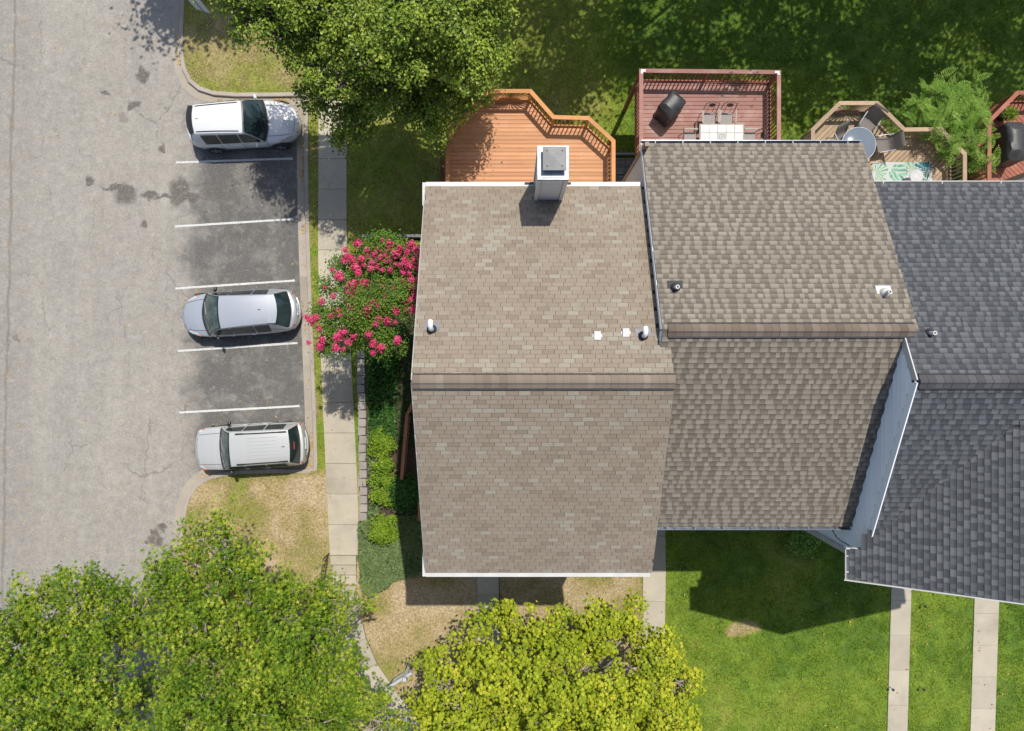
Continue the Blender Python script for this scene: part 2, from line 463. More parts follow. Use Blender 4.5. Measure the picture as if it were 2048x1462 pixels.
# ------------------------------------------------------------------ mesh helpers
class MB:
    def __init__(s):
        s.v, s.f = [], []

    def add(s, vs, fs):
        b = len(s.v)
        s.v.extend([tuple(x) for x in vs])
        s.f.extend([tuple(i + b for i in f) for f in fs])
        return s

    def box(s, c, d, rz=0):
        x, y, z = c
        a, b, h = d[0] / 2, d[1] / 2, d[2] / 2
        cs, sn = math.cos(rz), math.sin(rz)
        vs = []
        for sz in (-h, h):
            for (sx, sy) in ((-a, -b), (a, -b), (a, b), (-a, b)):
                vs.append((x + sx * cs - sy * sn, y + sx * sn + sy * cs, z + sz))
        return s.add(vs, [(3, 2, 1, 0), (4, 5, 6, 7), (0, 1, 5, 4), (1, 2, 6, 5), (2, 3, 7, 6), (3, 0, 4, 7)])

    def bar(s, p0, p1, w, h, up=(0, 0, 1)):
        p0, p1 = Vector(p0), Vector(p1)
        d = (p1 - p0).normalized()
        u = Vector(up)
        if abs(d.dot(u)) > .98:
            u = Vector((0, 1, 0))
        sd = d.cross(u).normalized()
        u = sd.cross(d).normalized()
        vs = []
        for p in (p0, p1):
            for (a, b) in ((-1, -1), (1, -1), (1, 1), (-1, 1)):
                vs.append(p + sd * (a * w / 2) + u * (b * h / 2))
        return s.add(vs, [(0, 1, 2, 3), (7, 6, 5, 4), (4, 5, 1, 0), (5, 6, 2, 1), (6, 7, 3, 2), (7, 4, 0, 3)])

    def prism(s, poly, z0, z1):
        """poly counter-clockwise; z0/z1 numbers or functions of (x, y)"""
        n = len(poly)
        g0 = z0 if callable(z0) else (lambda x, y: z0)
        g1 = z1 if callable(z1) else (lambda x, y: z1)
        area = sum(poly[i][0] * poly[(i + 1) % n][1] - poly[(i + 1) % n][0] * poly[i][1] for i in range(n))
        if area < 0:
            poly = poly[::-1]
        vs = [(p[0], p[1], g0(p[0], p[1])) for p in poly] + [(p[0], p[1], g1(p[0], p[1])) for p in poly]
        fs = [tuple(range(n - 1, -1, -1)), tuple(range(n, 2 * n))]
        fs += [(i, (i + 1) % n, n + (i + 1) % n, n + i) for i in range(n)]
        return s.add(vs, fs)

    def loft(s, rings, closed=True, caps=True):
        n = len(rings[0])
        vs = [p for r in rings for p in r]
        fs = []
        m = n if closed else n - 1
        for i in range(len(rings) - 1):
            for j in range(m):
                k = (j + 1) % n
                fs.append((i * n + j, i * n + k, (i + 1) * n + k, (i + 1) * n + j))
        if caps and closed:
            fs.append(tuple(range(n - 1, -1, -1)))
            fs.append(tuple((len(rings) - 1) * n + j for j in range(n)))
        return s.add(vs, fs)

    def tube(s, pts, rad, n=8, caps=True):
        pts = [Vector(p) for p in pts]
        if not hasattr(rad, '__len__'):
            rad = [rad] * len(pts)
        rings = []
        ref = None
        for i, p in enumerate(pts):
            d = (pts[min(i + 1, len(pts) - 1)] - pts[max(i - 1, 0)]).normalized()
            if ref is None:
                ref = Vector((1, 0, 0)) if abs(d.x) < .8 else Vector((0, 1, 0))
            u = (ref - d * ref.dot(d)).normalized()
            ref = u
            w = d.cross(u)
            rings.append([p + (u * math.cos(2 * math.pi * j / n) + w * math.sin(2 * math.pi * j / n)) * rad[i] for j in range(n)])
        return s.loft(rings, True, caps)

    def lathe(s, prof, c, n=20, axis='z'):
        rings = []
        for (r, h) in prof:
            ring = []
            for j in range(n):
                a = 2 * math.pi * j / n
                if axis == 'z':
                    ring.append((c[0] + r * math.cos(a), c[1] + r * math.sin(a), c[2] + h))
                else:
                    ring.append((c[0] + r * math.cos(a), c[1] + h, c[2] - r * math.sin(a)))
            rings.append(ring)
        return s.loft(rings)

    def mesh(s, name, mat, smooth=None, off=None):
        me = bpy.data.meshes.new(name)
        vs = s.v if off is None else [(a - off[0], b - off[1], c - off[2]) for a, b, c in s.v]
        me.from_pydata(vs, [], s.f)
        me.validate()
        if mat:
            me.materials.append(MT[mat])
        if smooth is not None:
            me.shade_smooth()
            me.set_sharp_from_angle(angle=R(smooth))
        return me

    def build(s, name, mat, parent=None, smooth=None, off=None):
        o = bpy.data.objects.new(name, s.mesh(name, mat, smooth, off))
        COL.objects.link(o)
        o.parent = parent
        return o


def tag(o, label=None, cat=None, group=None, kind=None):
    for k, v in (('label', label), ('category', cat), ('group', group), ('kind', kind)):
        if v:
            o[k] = v
    return o


def thing(name, label, cat, loc=(0, 0, 0), rz=0, group=None):
    o = bpy.data.objects.new(name, None)
    o.empty_display_size = .2
    COL.objects.link(o)
    o.location = loc
    o.rotation_euler = (0, 0, rz)
    return tag(o, label, cat, group)


def obj(name, me, parent, loc=(0, 0, 0), mtx=None):
    o = bpy.data.objects.new(name, me)
    COL.objects.link(o)
    o.parent = parent
    if mtx is not None:
        o.matrix_local = mtx
    else:
        o.location = loc
    return o


def np_mesh(name, V, FA, mat, attr=None):
    """big mesh from arrays: V (n,3), FA list of (m,k) index arrays"""
    me = bpy.data.meshes.new(name)
    V = np.asarray(V, dtype=np.float32)
    me.vertices.add(len(V))
    me.vertices.foreach_set('co', V.ravel())
    loops = np.concatenate([f.ravel() for f in FA]).astype(np.int32)
    tot = np.concatenate([np.full(len(f), f.shape[1], dtype=np.int32) for f in FA])
    start = np.concatenate([[0], np.cumsum(tot)[:-1]]).astype(np.int32)
    me.loops.add(len(loops))
    me.loops.foreach_set('vertex_index', loops)
    me.polygons.add(len(tot))
    me.polygons.foreach_set('loop_start', start)
    if attr:
        for nm, arr in attr.items():
            a = me.attributes.new(nm, 'FLOAT', 'POINT')
            a.data.foreach_set('value', np.asarray(arr, dtype=np.float32))
    me.update(calc_edges=True)
    me.shade_flat()
    me.materials.append(MT[mat])
    return me


def instance(name, tv, tf, pos, U, V, N, sc, mat, attr=None, tattr=None):
    """copies of a small template (tv verts, tf face lists) on frames U, V, N (n,3) with scale sc (n,3)"""
    tv = np.asarray(tv, dtype=np.float64)
    n, k = len(pos), len(tv)
    P = (pos[:, None, :] + tv[None, :, 0:1] * (U * sc[:, 0:1])[:, None, :] + tv[None, :, 1:2] * (V * sc[:, 1:2])[:, None, :] + tv[None, :, 2:3] * (N * sc[:, 2:3])[:, None, :])
    bysize = {}
    for f in tf:
        bysize.setdefault(len(f), []).append(f)
    FA = []
    for sz, fl in bysize.items():
        a = np.asarray(fl)[None] + (np.arange(n) * k)[:, None, None]
        FA.append(a.reshape(-1, sz))
    at = {nm: np.repeat(v, k) for nm, v in attr.items()} if attr else None
    if tattr:
        at = {nm: np.tile(v, n) for nm, v in tattr.items()}
    return np_mesh(name, P.reshape(-1, 3), FA, mat, at)


def frames(Nrm, g):
    Nrm = Nrm / np.linalg.norm(Nrm, axis=1, keepdims=True)
    rv = g.normal(size=Nrm.shape)
    U = np.cross(rv, Nrm)
    U /= np.linalg.norm(U, axis=1, keepdims=True)
    return U, np.cross(Nrm, U), Nrm


def inside(poly, x, y):
    poly = np.asarray([(p[0], p[1]) for p in poly])
    r = np.zeros(np.shape(x), bool)
    j = len(poly) - 1
    for i in range(len(poly)):
        xi, yi = poly[i]
        xj, yj = poly[j]
        with np.errstate(divide='ignore', invalid='ignore'):
            c = ((yi > y) != (yj > y)) & (x < (xj - xi) * (y - yi) / (yj - yi + 1e-12) + xi)
        r ^= c
        j = i
    return r


def vnoise(x, y, scale, seed=0, octaves=4):
    g = np.random.default_rng(seed)
    tab = g.random((64, 64))
    out, amp, tot = 0, 1., 0
    for o in range(octaves):
        X, Y = x * scale, y * scale
        i, j = np.floor(X).astype(int), np.floor(Y).astype(int)
        fx, fy = X - i, Y - j
        fx, fy = fx * fx * (3 - 2 * fx), fy * fy * (3 - 2 * fy)
        a = tab[i % 64, j % 64] * (1 - fx) + tab[(i + 1) % 64, j % 64] * fx
        b = tab[i % 64, (j + 1) % 64] * (1 - fx) + tab[(i + 1) % 64, (j + 1) % 64] * fx
        out = out + amp * (a * (1 - fy) + b * fy)
        tot += amp
        amp *= .55
        scale *= 2.03
    return out / tot


def sm(x):
    x = np.clip(x, 0, 1)
    return x * x * (3 - 2 * x)


# ------------------------------------------------------------------ terrain
def tz(x, y):
    """height of the turf: level by the lot and behind the houses, a metre higher in front"""
    x, y = np.asarray(x, float), np.asarray(y, float)
    front = .12 + sm((-3.5 - y) / 5.0) * (.95 + .35 * sm((x - 2) / 8))
    side = .12 + .75 * sm((5.38 - y) / .12)
    east = np.where(x < -2.3, np.maximum(front, side), front)
    west = .12 + .3 * sm((-3.5 - y) / 4.7) * sm((x + 10.2) / 2.4) + .55 * sm((-8.2 - y) / 1.3) * sm((x + 12) / 4)
    w = np.where(y > -6.6, .16, .16 + 1.5 * sm((-6.6 - y) / 1.5))
    t = sm((x + 6.45) / w)
    return west * (1 - t) + east * t


def tzf(x, y):
    return float(tz(x, y))


def walk_z(y):
    return float(.15 + .3 * sm((-3.5 - y) / 4.7))


KERB = [W(*p, .13) for p in ((372, -330), (371, -150), (369, 0), (366, 55), (366, 105), (371, 135), (382, 158), (400, 173), (428, 182), (470, 185), (540, 185), (604, 184),
                             (616, 186), (616, 320), (619, 480), (625, 650), (631, 800), (635, 925), (634, 944), (610, 946), (540, 946), (480, 948), (442, 953), (412, 962), (393, 976), (380, 996), (373, 1020),
                             (365, 1080), (354, 1200), (340, 1400), (325, 1700))]
K2 = [(p.x, p.y) for p in KERB]
LAWN = K2 + [(60, -26), (60, 26)]


def offset_path(pts, d):
    """shift a polyline to its right by d"""
    out = []
    n = len(pts)
    for i in range(n):
        a = Vector(pts[max(i - 1, 0)])
        b = Vector(pts[i])
        c = Vector(pts[min(i + 1, n - 1)])
        d1 = (b - a) if i > 0 else (c - b)
        d2 = (c - b) if i < n - 1 else (b - a)
        n1 = Vector((d1.y, -d1.x)).normalized()
        n2 = Vector((d2.y, -d2.x)).normalized()
        m = (n1 + n2).normalized()
        out.append(b + m * (d / max(.5, m.dot(n1))))
    return out


def resample(pts, step):
    out = [Vector(pts[0])]
    for a, b in zip(pts[:-1], pts[1:]):
        a, b = Vector(a), Vector(b)
        k = max(1, int(round((b - a).length / step)))
        for i in range(1, k + 1):
            out.append(a.lerp(b, i / k))
    return out


def dryness(x, y):
    n1 = vnoise(x, y, .35, 3)
    n2 = vnoise(x, y, 1.1, 5)
    v = .30 + (n1 - .5) * .5
    px, py = 1024 + x * 46.8, 731 - y * 46.8
    # front yard of the end house and the island by the lot: burnt straw
    dry = sm((px - 330) / 40) * sm((1315 - px) / 60) * sm((py - 930) / 40)
    v = v * (1 - dry) + dry * (.81 + (n1 - .5) * .7 + (n2 - .5) * .8)
    lush = sm((px - 1290) / 60) * sm((py - 1000) / 60)
    v = v * (1 - lush) + lush * (.16 + (n1 - .5) * .5 + (n2 - .5) * .2)
    lush2 = sm((px - 1180) / 120) * sm((420 - py) / 60)
    v = v * (1 - lush2) + lush2 * (.06 + (n1 - .5) * .35)
    back = sm((1180 - px) / 120) * sm((560 - py) / 60) * sm((px - 640) / 20)
    v = v * (1 - back) + back * (.40 + (n1 - .5) * .5)
    isl = sm((640 - px) / 10) * sm((300 - py) / 60)
    v = v * (1 - isl) + isl * (.5 + (n1 - .5) * .6 + (n2 - .5) * .4)
    verge = sm((px - 612) / 4) * sm((660 - px) / 8) * sm((py - 250) / 10) * sm((860 - py) / 30)
    v = v * (1 - verge) + verge * (.46 + (n2 - .5) * .7)
    # a dug-up bare spot on the green lawn
    d = np.hypot((px - 1468) / 26, (py - 1240) / 17) + (n2 - .5) * 2.6
    v = np.maximum(v, .74 * sm((1.1 - d) / .6))
    return np.clip(v, -.15, 1.05)


def build_ground():
    g = MB()
    s = 900
    g.add([(-s, -s, -.25), (s, -s, -.25), (s, s, -.25), (-s, s, -.25)], [(0, 1, 2, 3)])
    tag(g.build('ground', 'soil'), kind='structure')
    # lawn sheet
    st = .13
    xs = np.arange(-16.5, 27, st)
    ys = np.arange(-19.5, 21, st)
    Xg, Yg = np.meshgrid(xs, ys)
    ins = inside(offset_path(K2, .06) + [Vector((60, -26)), Vector((60, 26))], Xg + st / 2, Yg + st / 2)
    nx, ny = len(xs), len(ys)
    idx = np.arange(nx * ny).reshape(ny, nx)
    cells = ins[:-1, :-1]
    Fq = np.stack([idx[:-1, :-1][cells], idx[:-1, 1:][cells], idx[1:, 1:][cells], idx[1:, :-1][cells]], 1)
    Z = tz(Xg, Yg) + (vnoise(Xg, Yg, 1.5, 11) - .5) * .03
    V = np.stack([Xg, Yg, Z], -1).reshape(-1, 3)
    used = np.unique(Fq)
    remap = np.full(len(V), -1)
    remap[used] = np.arange(len(used))
    V = V[used]
    me = np_mesh('lawn', V, [remap[Fq]], 'lawn', {'dry': dryness(V[:, 0], V[:, 1])})
    me.shade_smooth()
    tag(obj('lawn', me, None), kind='structure')
    # asphalt
    poly = [Vector((-60, 40)), Vector((-60, -40))] + [Vector((K2[-1][0] + .3, -40))] + offset_path(K2, .05)[::-1] + [Vector((K2[0][0], 40))]
    road = tag(MB().prism([(p.x, p.y) for p in poly], -.2, 0.0).build('road', 'asphalt'), kind='structure')
    for (a, b, w) in (((352, 325), (586, 317), .088), ((350, 453), (587, 438), .088), ((351, 577), (590, 561), .088), ((356, 702), (595, 686), .088), ((359, 825), (599, 812), .088)):
        p, q = W(*a), W(*b)
        d = (q - p).normalized()
        nn = Vector((-d.y, d.x, 0)) * w / 2
        m = MB()
        k = 22
        top, bot = [], []
        for i in range(k + 1):
            c = p.lerp(q, i / k)
            top.append(c + nn * random.uniform(.9, 1.08))
            bot.append(c - nn * random.uniform(.9, 1.08))
        vs = [(v.x, v.y, .004) for v in bot + top]
        m.add(vs, [(i, i + 1, k + 2 + i, k + 1 + i) for i in range(k)])
        m.build('parking_line', 'paint', road)
    # kerb and gutter
    kb = tag(thing('kerb', None, None), kind='structure')
    path = resample(K2, .22)
    per = 9
    i = 0
    while i < len(path) - 1:
        seg = path[i:i + per + 1]
        if len(seg) < 2:
            break
        a, b, c, e = [offset_path(path, d)[i:i + per + 1] for d in (0, .15, .175, .52)]

        def ring(k):
            lift = .12 - .12 * float(sm((seg[k].y * -1 - 9) / .1)) * 0
            return [(a[k].x, a[k].y, -.1), (a[k].x, a[k].y, .14), (b[k].x, b[k].y, .14), (c[k].x, c[k].y, .115), (c[k].x + (c[k].x - b[k].x) * .6, c[k].y + (c[k].y - b[k].y) * .6, -.1)]
        rr = [ring(k) for k in range(len(seg))]
        ends = 0.004 / .22
        m = MB().loft(rr)
        m.build('kerb_stone', 'kerb', kb)
        g = MB()
        vs = []
        for k in range(len(seg)):
            vs += [(c[k].x, c[k].y, -.05), (c[k].x, c[k].y, .012), (e[k].x, e[k].y, .008), (e[k].x, e[k].y, -.05)]
        g.loft([vs[4 * k:4 * k + 4] for k in range(len(seg))])
        g.build('gutter_slab', 'pan', kb)
        i += per
    # sidewalk slabs
    def xl(y):
        return float(np.interp(y, [-60, 180, 300, 500, 700, 800, 950, 1110], [641, 637, 637, 636, 641, 645, 652, 660]))

    def xr(y):
        return float(np.interp(y, [-60, 300, 480, 600, 750, 930, 1110], [695, 693, 693, 697, 704, 713, 719]))
    sw = tag(thing('sidewalk', None, None), kind='structure')
    y = -110.
    while y < 1108:
        y2 = min(y + 61, 1112)
        za, zb = walk_z((731 - y) / 46.3), walk_z((731 - y2) / 46.3)
        q = [W(xl(y), y + .4, za), W(xl(y2), y2 - .4, zb), W(xr(y2), y2 - .4, zb), W(xr(y), y + .4, za)]
        tilt = random.uniform(-.004, .004)
        m = MB()
        m.add([(p.x, p.y, p.z - .12) for p in q] + [(p.x, p.y, p.z + tilt) for p in q], [(0, 3, 2, 1), (4, 5, 6, 7), (0, 1, 5, 4), (1, 2, 6, 5), (2, 3, 7, 6), (3, 0, 4, 7)])
        m.build('sidewalk_slab', 'walk', sw)
        y = y2
    z = walk_z(-8.2)
    ys_ = [1112, 1131, 1151, 1172, 1192]
    for i in range(4):
        z += .15
        a, b = W(661 + 1.2 * i, ys_[i], z), W(712, ys_[i + 1], z)
        MB().prism([(a.x, a.y), (b.x, a.y), (b.x, b.y - .04), (a.x, b.y - .04)], z - .3, z).build('step', 'walk', sw)
    pts = [W(688, 1194, 1.08), W(692, 1235, 1.08), W(704, 1285, 1.08), W(728, 1340, 1.08), W(765, 1395, 1.08), W(810, 1450, 1.08), W(850, 1510, 1.08)]
    pp = [(p.x, p.y) for p in pts]
    ol, orr = offset_path(pp, .62), offset_path(pp, -.62)
    for k in range(len(pp) - 1):
        q = [ol[k].lerp(ol[k + 1], .006), ol[k].lerp(ol[k + 1], .994), orr[k].lerp(orr[k + 1], .994), orr[k].lerp(orr[k + 1], .006)]
        MB().prism([(v.x, v.y) for v in q], .95, 1.16).build('sidewalk_slab', 'walk', sw)
    # front walks
    def fwalk(q0, q1, z, n):
        """q0 = two points near the house, q1 = two far points"""
        w = tag(thing('front_walk', None, None), kind='structure')
        a0, b0 = [W(*p, z) for p in q0]
        a1, b1 = [W(*p, z) for p in q1]
        for i in range(n):
            t0, t1 = i / n, (i + 1) / n
            e = .005 / max(.2, (a1 - a0).length)
            q = [a0.lerp(a1, t0 + e), a0.lerp(a1, t1 - e), b0.lerp(b1, t1 - e), b0.lerp(b1, t0 + e)]
            MB().prism([(p.x, p.y) for p in q], lambda x, y: tzf(x, y) - .15, lambda x, y: tzf(x, y) + .045).build('walk_slab', 'walk', w)
    fwalk(((1786, 1060), (1826, 1060)), ((1774, 1480), (1814, 1480)), 1.45, 6)
    fwalk(((1952, 1100), (2001, 1100)), ((1940, 1480), (1989, 1480)), 1.45, 6)
    fwalk(((1288, 1010), (1333, 1010)), ((1284, 1330), (1328, 1330)), 1.25, 5)
    fwalk(((955, 1080), (1000, 1080)), ((955, 1300), (1000, 1300)), 1.1, 4)
    # slate pavers between the two decks
    pt = tag(thing('patio', None, None), kind='structure')
    for i in range(5):
        for j in range(2):
            c = (4.62 + j * .55, 7.35 + i * .36)
            MB().box((c[0], c[1], .15 + .012 * ((i + j) % 2)), (.53, .34, .1)).build('paver', 'step', pt)
    MB().box((4.28, 8.0, .22), (.1, 1.9, .22)).build('edging', 'grey_wood', pt)
    MB().box((4.8, 9.12, .2), (1.1, .1, .2)).build('edging', 'grey_wood', pt)


build_ground()

# footprint polygons where no grass grows (plan, metres)
NOGRASS = []


def rect(x0, x1, y0, y1):
    return [(x0, y0), (x1, y0), (x1, y1), (x0, y1)]


# ------------------------------------------------------------------ roofs
TABV = [(0, 0, 0), (1, 0, 0), (1, 1, -.3), (0, 1, -.3), (0, 0, 1), (1, 0, 1), (1, 1, .35), (0, 1, .35)]
TABF = [(4, 5, 6, 7), (0, 1, 5, 4), (1, 2, 6, 5), (3, 0, 4, 7)]


def roof_plane(o, u, v, wid, leng):
    o, u, v = np.array(o, float), np.array(u, float), np.array(v, float)
    return o, u / np.linalg.norm(u), v / np.linalg.norm(v), np.cross(u / np.linalg.norm(u), v / np.linalg.norm(v)), wid, leng


def lay(planes, kind, keep, root, roof, mat_tooth, mat_base, g):
    """lay shingles on the planes: the 300 nearest the ridge as pieces, the rest as one mesh"""
    P, U, V, N, S = [], [], [], [], []
    bP, bU, bV, bN, bS = [], [], [], [], []
    for (o, u, v, n, wid, leng) in planes:
        if kind == 'tab':
            e, w = .127, .305
            rows = int(round(leng / e))
            e = leng / rows
            for r in range(rows):
                x = -[0, .1525, .07, .2225][r % 4] - (.02 * math.sin(r * 1.7))
                while x < wid:
                    a, b = max(x + .0045, 0), min(x + w - .0045, wid)
                    if b - a > .03:
                        P.append(o + u * a + v * (r * e + .003) + n * .012)
                        S.append((b - a, e - .008, .012 * g.uniform(.85, 1.25)))
                        U.append(u), V.append(v), N.append(n)
                    x += w
        else:
            e = .15
            rows = int(round(leng / e))
            e = leng / rows
            for r in range(rows):
                x = -g.uniform(0, .5)
                while x < wid:
                    w = g.uniform(.25, .6)
                    a, b = max(x, 0), min(x + w, wid)
                    if b - a > .02:
                        bP.append(o + u * a + v * (r * e + .002) + n * .01)
                        bS.append((b - a, e + .004, .012))
                        bU.append(u), bV.append(v), bN.append(n)
                    x += w
                x = -g.uniform(0, .45)
                while x < wid:
                    w = g.uniform(.1, .23)
                    a, b = max(x, 0), min(x + w, wid)
                    if b - a > .03:
                        P.append(o + u * a + v * (r * e - .001) + n * .017)
                        S.append((b - a, e - g.choice([.006, .012]), .012))
                        U.append(u), V.append(v), N.append(n)
                    x += w + g.uniform(.05, .24)
    P, U, V, N, S = [np.array(a) for a in (P, U, V, N, S)]
    C = P + U * S[:, :1] / 2 + V * S[:, 1:2] / 2
    k = keep(C[:, 0], C[:, 1], C[:, 2]) if keep else np.ones(len(P), bool)
    P, U, V, N, S, C = [a[k] for a in (P, U, V, N, S, C)]
    vis = np.abs(C[:, 0]) < (H - C[:, 2]) * .745
    dist = np.where(vis, np.hypot(np.hypot(C[:, 0], C[:, 1]), H - C[:, 2]), 1e6) - S[:, 0] * 40 * (S[:, 0] > .28)
    order = np.argsort(dist)
    near, far = order[:300], order[300:]
    me = MB().add(TABV, TABF).mesh('shingle', mat_tooth)
    ca = me.attributes.new('course', 'FLOAT', 'POINT')
    ca.data.foreach_set('value', [v.co.y for v in me.vertices])
    off = root.location
    for i in near:
        M_ = Matrix(((U[i][0] * S[i][0], V[i][0] * S[i][1], N[i][0] * S[i][2], P[i][0] - off.x),
                     (U[i][1] * S[i][0], V[i][1] * S[i][1], N[i][1] * S[i][2], P[i][1] - off.y),
                     (U[i][2] * S[i][0], V[i][2] * S[i][1], N[i][2] * S[i][2], P[i][2] - off.z), (0, 0, 0, 1)))
        obj('shingle', me, roof, mtx=M_)
    o3 = np.array(off)
    me2 = instance('shingle_field', TABV, TABF, P[far] - o3, U[far], V[far], N[far], S[far], mat_tooth, None, {'course': np.array([v[1] for v in TABV], float)})
    tag(obj('shingle_field', me2, roof), kind='stuff')
    if bP:
        bP, bU, bV, bN, bS = [np.array(a) for a in (bP, bU, bV, bN, bS)]
        C = bP + bU * bS[:, :1] / 2 + bV * bS[:, 1:2] / 2
        k = keep(C[:, 0], C[:, 1], C[:, 2]) if keep else np.ones(len(bP), bool)
        me3 = instance('shingle_base', TABV, TABF, bP[k] - o3, bU[k], bV[k], bN[k], bS[k], mat_base, None, {'course': np.array([v[1] for v in TABV], float)})
        tag(obj('shingle_base', me3, roof), kind='stuff')


def ridge_cap(root, x0, x1, yr, zr, slope, half, mat, g, shift=0):
    """ridge vent with overlapping cap shingles"""
    off = root.location
    rv = MB()
    for s in (-1, 1):
        yy = yr + s * (half + .014)
        z = zr - abs(half) * slope + .032
        rv.bar((x0 + .02, yy, z), (x1 - .02, yy, z), .045, .05)
    v = rv.build('ridge_vent', 'vent_black', root, off=off)
    w = .2
    n = int(round((x1 - x0) / w))
    w = (x1 - x0) / n
    pr = [(-half, -half * slope + .02), (-half, -half * slope + .058), (-half * .45, -half * .45 * slope + .064), (-.03, .07), (.03, .07), (half * .45, -half * .45 * slope + .064), (half, -half * slope + .058), (half, -half * slope + .02)]
    m = MB()
    rings = []
    for (xx, dz) in ((0, .004), (w * 1.02, -.004)):
        rings.append([(xx, a, b + dz) for a, b in pr])
    m.loft(rings)
    me = m.mesh('cap_shingle', mat)
    for i in range(n):
        obj('cap_shingle', me, v, (x0 + i * w - off.x, yr - off.y, zr - off.z + g.uniform(-.004, .004)))


def lap_wall(root, name, p0, p1, z0, ztop, mat, pitch=.2, proud=.02):
    """clapboard wall from p0 to p1 (plan); ztop a function of the distance t in 0..1; boards face the right-hand side of p0->p1"""
    off = root.location
    p0, p1 = Vector((*p0, 0)), Vector((*p1, 0))
    d = p1 - p0
    L = d.length
    d.normalize()
    n = Vector((d.y, -d.x, 0))
    ks = 24
    tt = [i / ks for i in range(ks + 1)]
    m = MB()
    vs = []
    for t in tt:
        q = p0 + d * (L * t)
        vs += [(q.x, q.y, z0), (q.x, q.y, ztop(t))]
    vs2 = []
    for t in tt:
        q = p0 + d * (L * t) - n * .12
        vs2 += [(q.x, q.y, z0), (q.x, q.y, ztop(t))]
    c = len(vs)
    fs = []
    for i in range(ks):
        a = 2 * i
        fs += [(a, a + 2, a + 3, a + 1), (c + a, c + a + 1, c + a + 3, c + a + 2), (a + 1, a + 3, c + a + 3, c + a + 1)]
    m.add(vs + vs2, fs)
    wall = m.build(name, mat, root, off=off)
    zmax = max(ztop(t) for t in tt)
    fine = [i / 200 for i in range(201)]
    z = z0
    while z < zmax - .03:
        h = min(pitch, zmax - z)
        ok = [t for t in fine if ztop(t) > z + h * .5]
        if not ok:
            break
        a, b = p0 + d * (L * min(ok)), p0 + d * (L * max(ok))
        if (b - a).length > .05:
            q = MB()
            lo, hi = n * proud, n * .004
            P = [a + lo, b + lo, b + hi, a + hi]
            Z = [z + .002, z + .002, z + h, z + h]
            vs = [(P[i].x, P[i].y, Z[i]) for i in range(4)] + [(a.x, a.y, z + .002), (b.x, b.y, z + .002)]
            q.add(vs, [(0, 1, 2, 3), (0, 4, 5, 1), (0, 3, 4), (1, 5, 2)])
            q.build('clapboard', mat, wall, off=off)
        z += pitch
    return wall


def gutter(root, p0, p1, outw, mat, w=.12, h=.1, strap=0, strapmat='white'):
    """open channel along p0->p1 (top height = p.z), standing off in direction outw"""
    off = root.location
    p0, p1, o = Vector(p0), Vector(p1), Vector(outw).normalized()
    m = MB()
    ring = []
    t = .006
    prof = [(0, 0), (0, -h), (w * .75, -h), (w, -h * .35), (w, .012), (w - .02, .012), (w - .02, -h * .3), (w * .72, -h + t), (t, -h + t), (t, 0)]
    rings = [[p + o * a + Vector((0, 0, b)) for a, b in prof] for p in (p0, p1)]
    m.loft(rings)
    g = m.build('gutter', mat, root, off=off)
    if strap:
        n = max(2, int((p1 - p0).length / strap))
        for i in range(n):
            c = p0.lerp(p1, (i + .5) / n) + o * (w / 2) + Vector((0, 0, .015))
            MB().box(c, (.025 if abs(o.y) > .5 else w, w if abs(o.y) > .5 else .025, .012)).build('gutter_strap', strapmat, g, off=off)
    return g


def slope_deck(root, name, quad, th, mat):
    """roof deck slab below a quad of points"""
    m = MB()
    q = [Vector(p) for p in quad]
    m.add([tuple(p) for p in q] + [tuple(p - Vector((0, 0, th))) for p in q], [(0, 1, 2, 3), (7, 6, 5, 4), (0, 4, 5, 1), (1, 5, 6, 2), (2, 6, 7, 3), (3, 7, 4, 0)])
    return m.build(name, mat, root, off=root.location)


def pipe_vent(name, label, px, py, zroof, slopey, elbow, mats):
    p = W(px, py, zroof)
    t = thing(name, label, 'roof vent', p, 0, None)
    s = slopey
    nrm = Vector((0, -s, 1)).normalized()
    f = MB()
    f.add([(-.2, -.02, -.02 * s + .035), (.2, -.02, -.02 * s + .035), (.2, .2, .2 * s + .035), (-.2, .2, .2 * s + .035)], [(0, 1, 2, 3)])
    f.add([(-.2, -.02, -.02 * s + .028), (.2, -.02, -.02 * s + .028), (.2, .2, .2 * s + .028), (-.2, .2, .2 * s + .028)], [(3, 2, 1, 0)])
    f.build('flashing', mats[0], t)
    MB().lathe([(.13, .0), (.125, .06), (.09, .11), (.07, .13), (.0, .13)], (0, 0, 0), 20).build('boot', mats[1], t, 40)
    if elbow:
        MB().tube([(0, 0, 0), (0, 0, .22), (0, .02, .3), (0, .07, .35), (0, .14, .36), (0, .2, .32)], [.062, .062, .064, .066, .066, .066], 14).build('pipe', mats[2], t, 50)
    else:
        MB().lathe([(.05, 0), (.05, .3), (.036, .3), (.036, .2), (0, .2)], (0, 0, 0), 16).build('pipe', mats[2], t, 40)
    return t


g1 = np.random.default_rng(21)
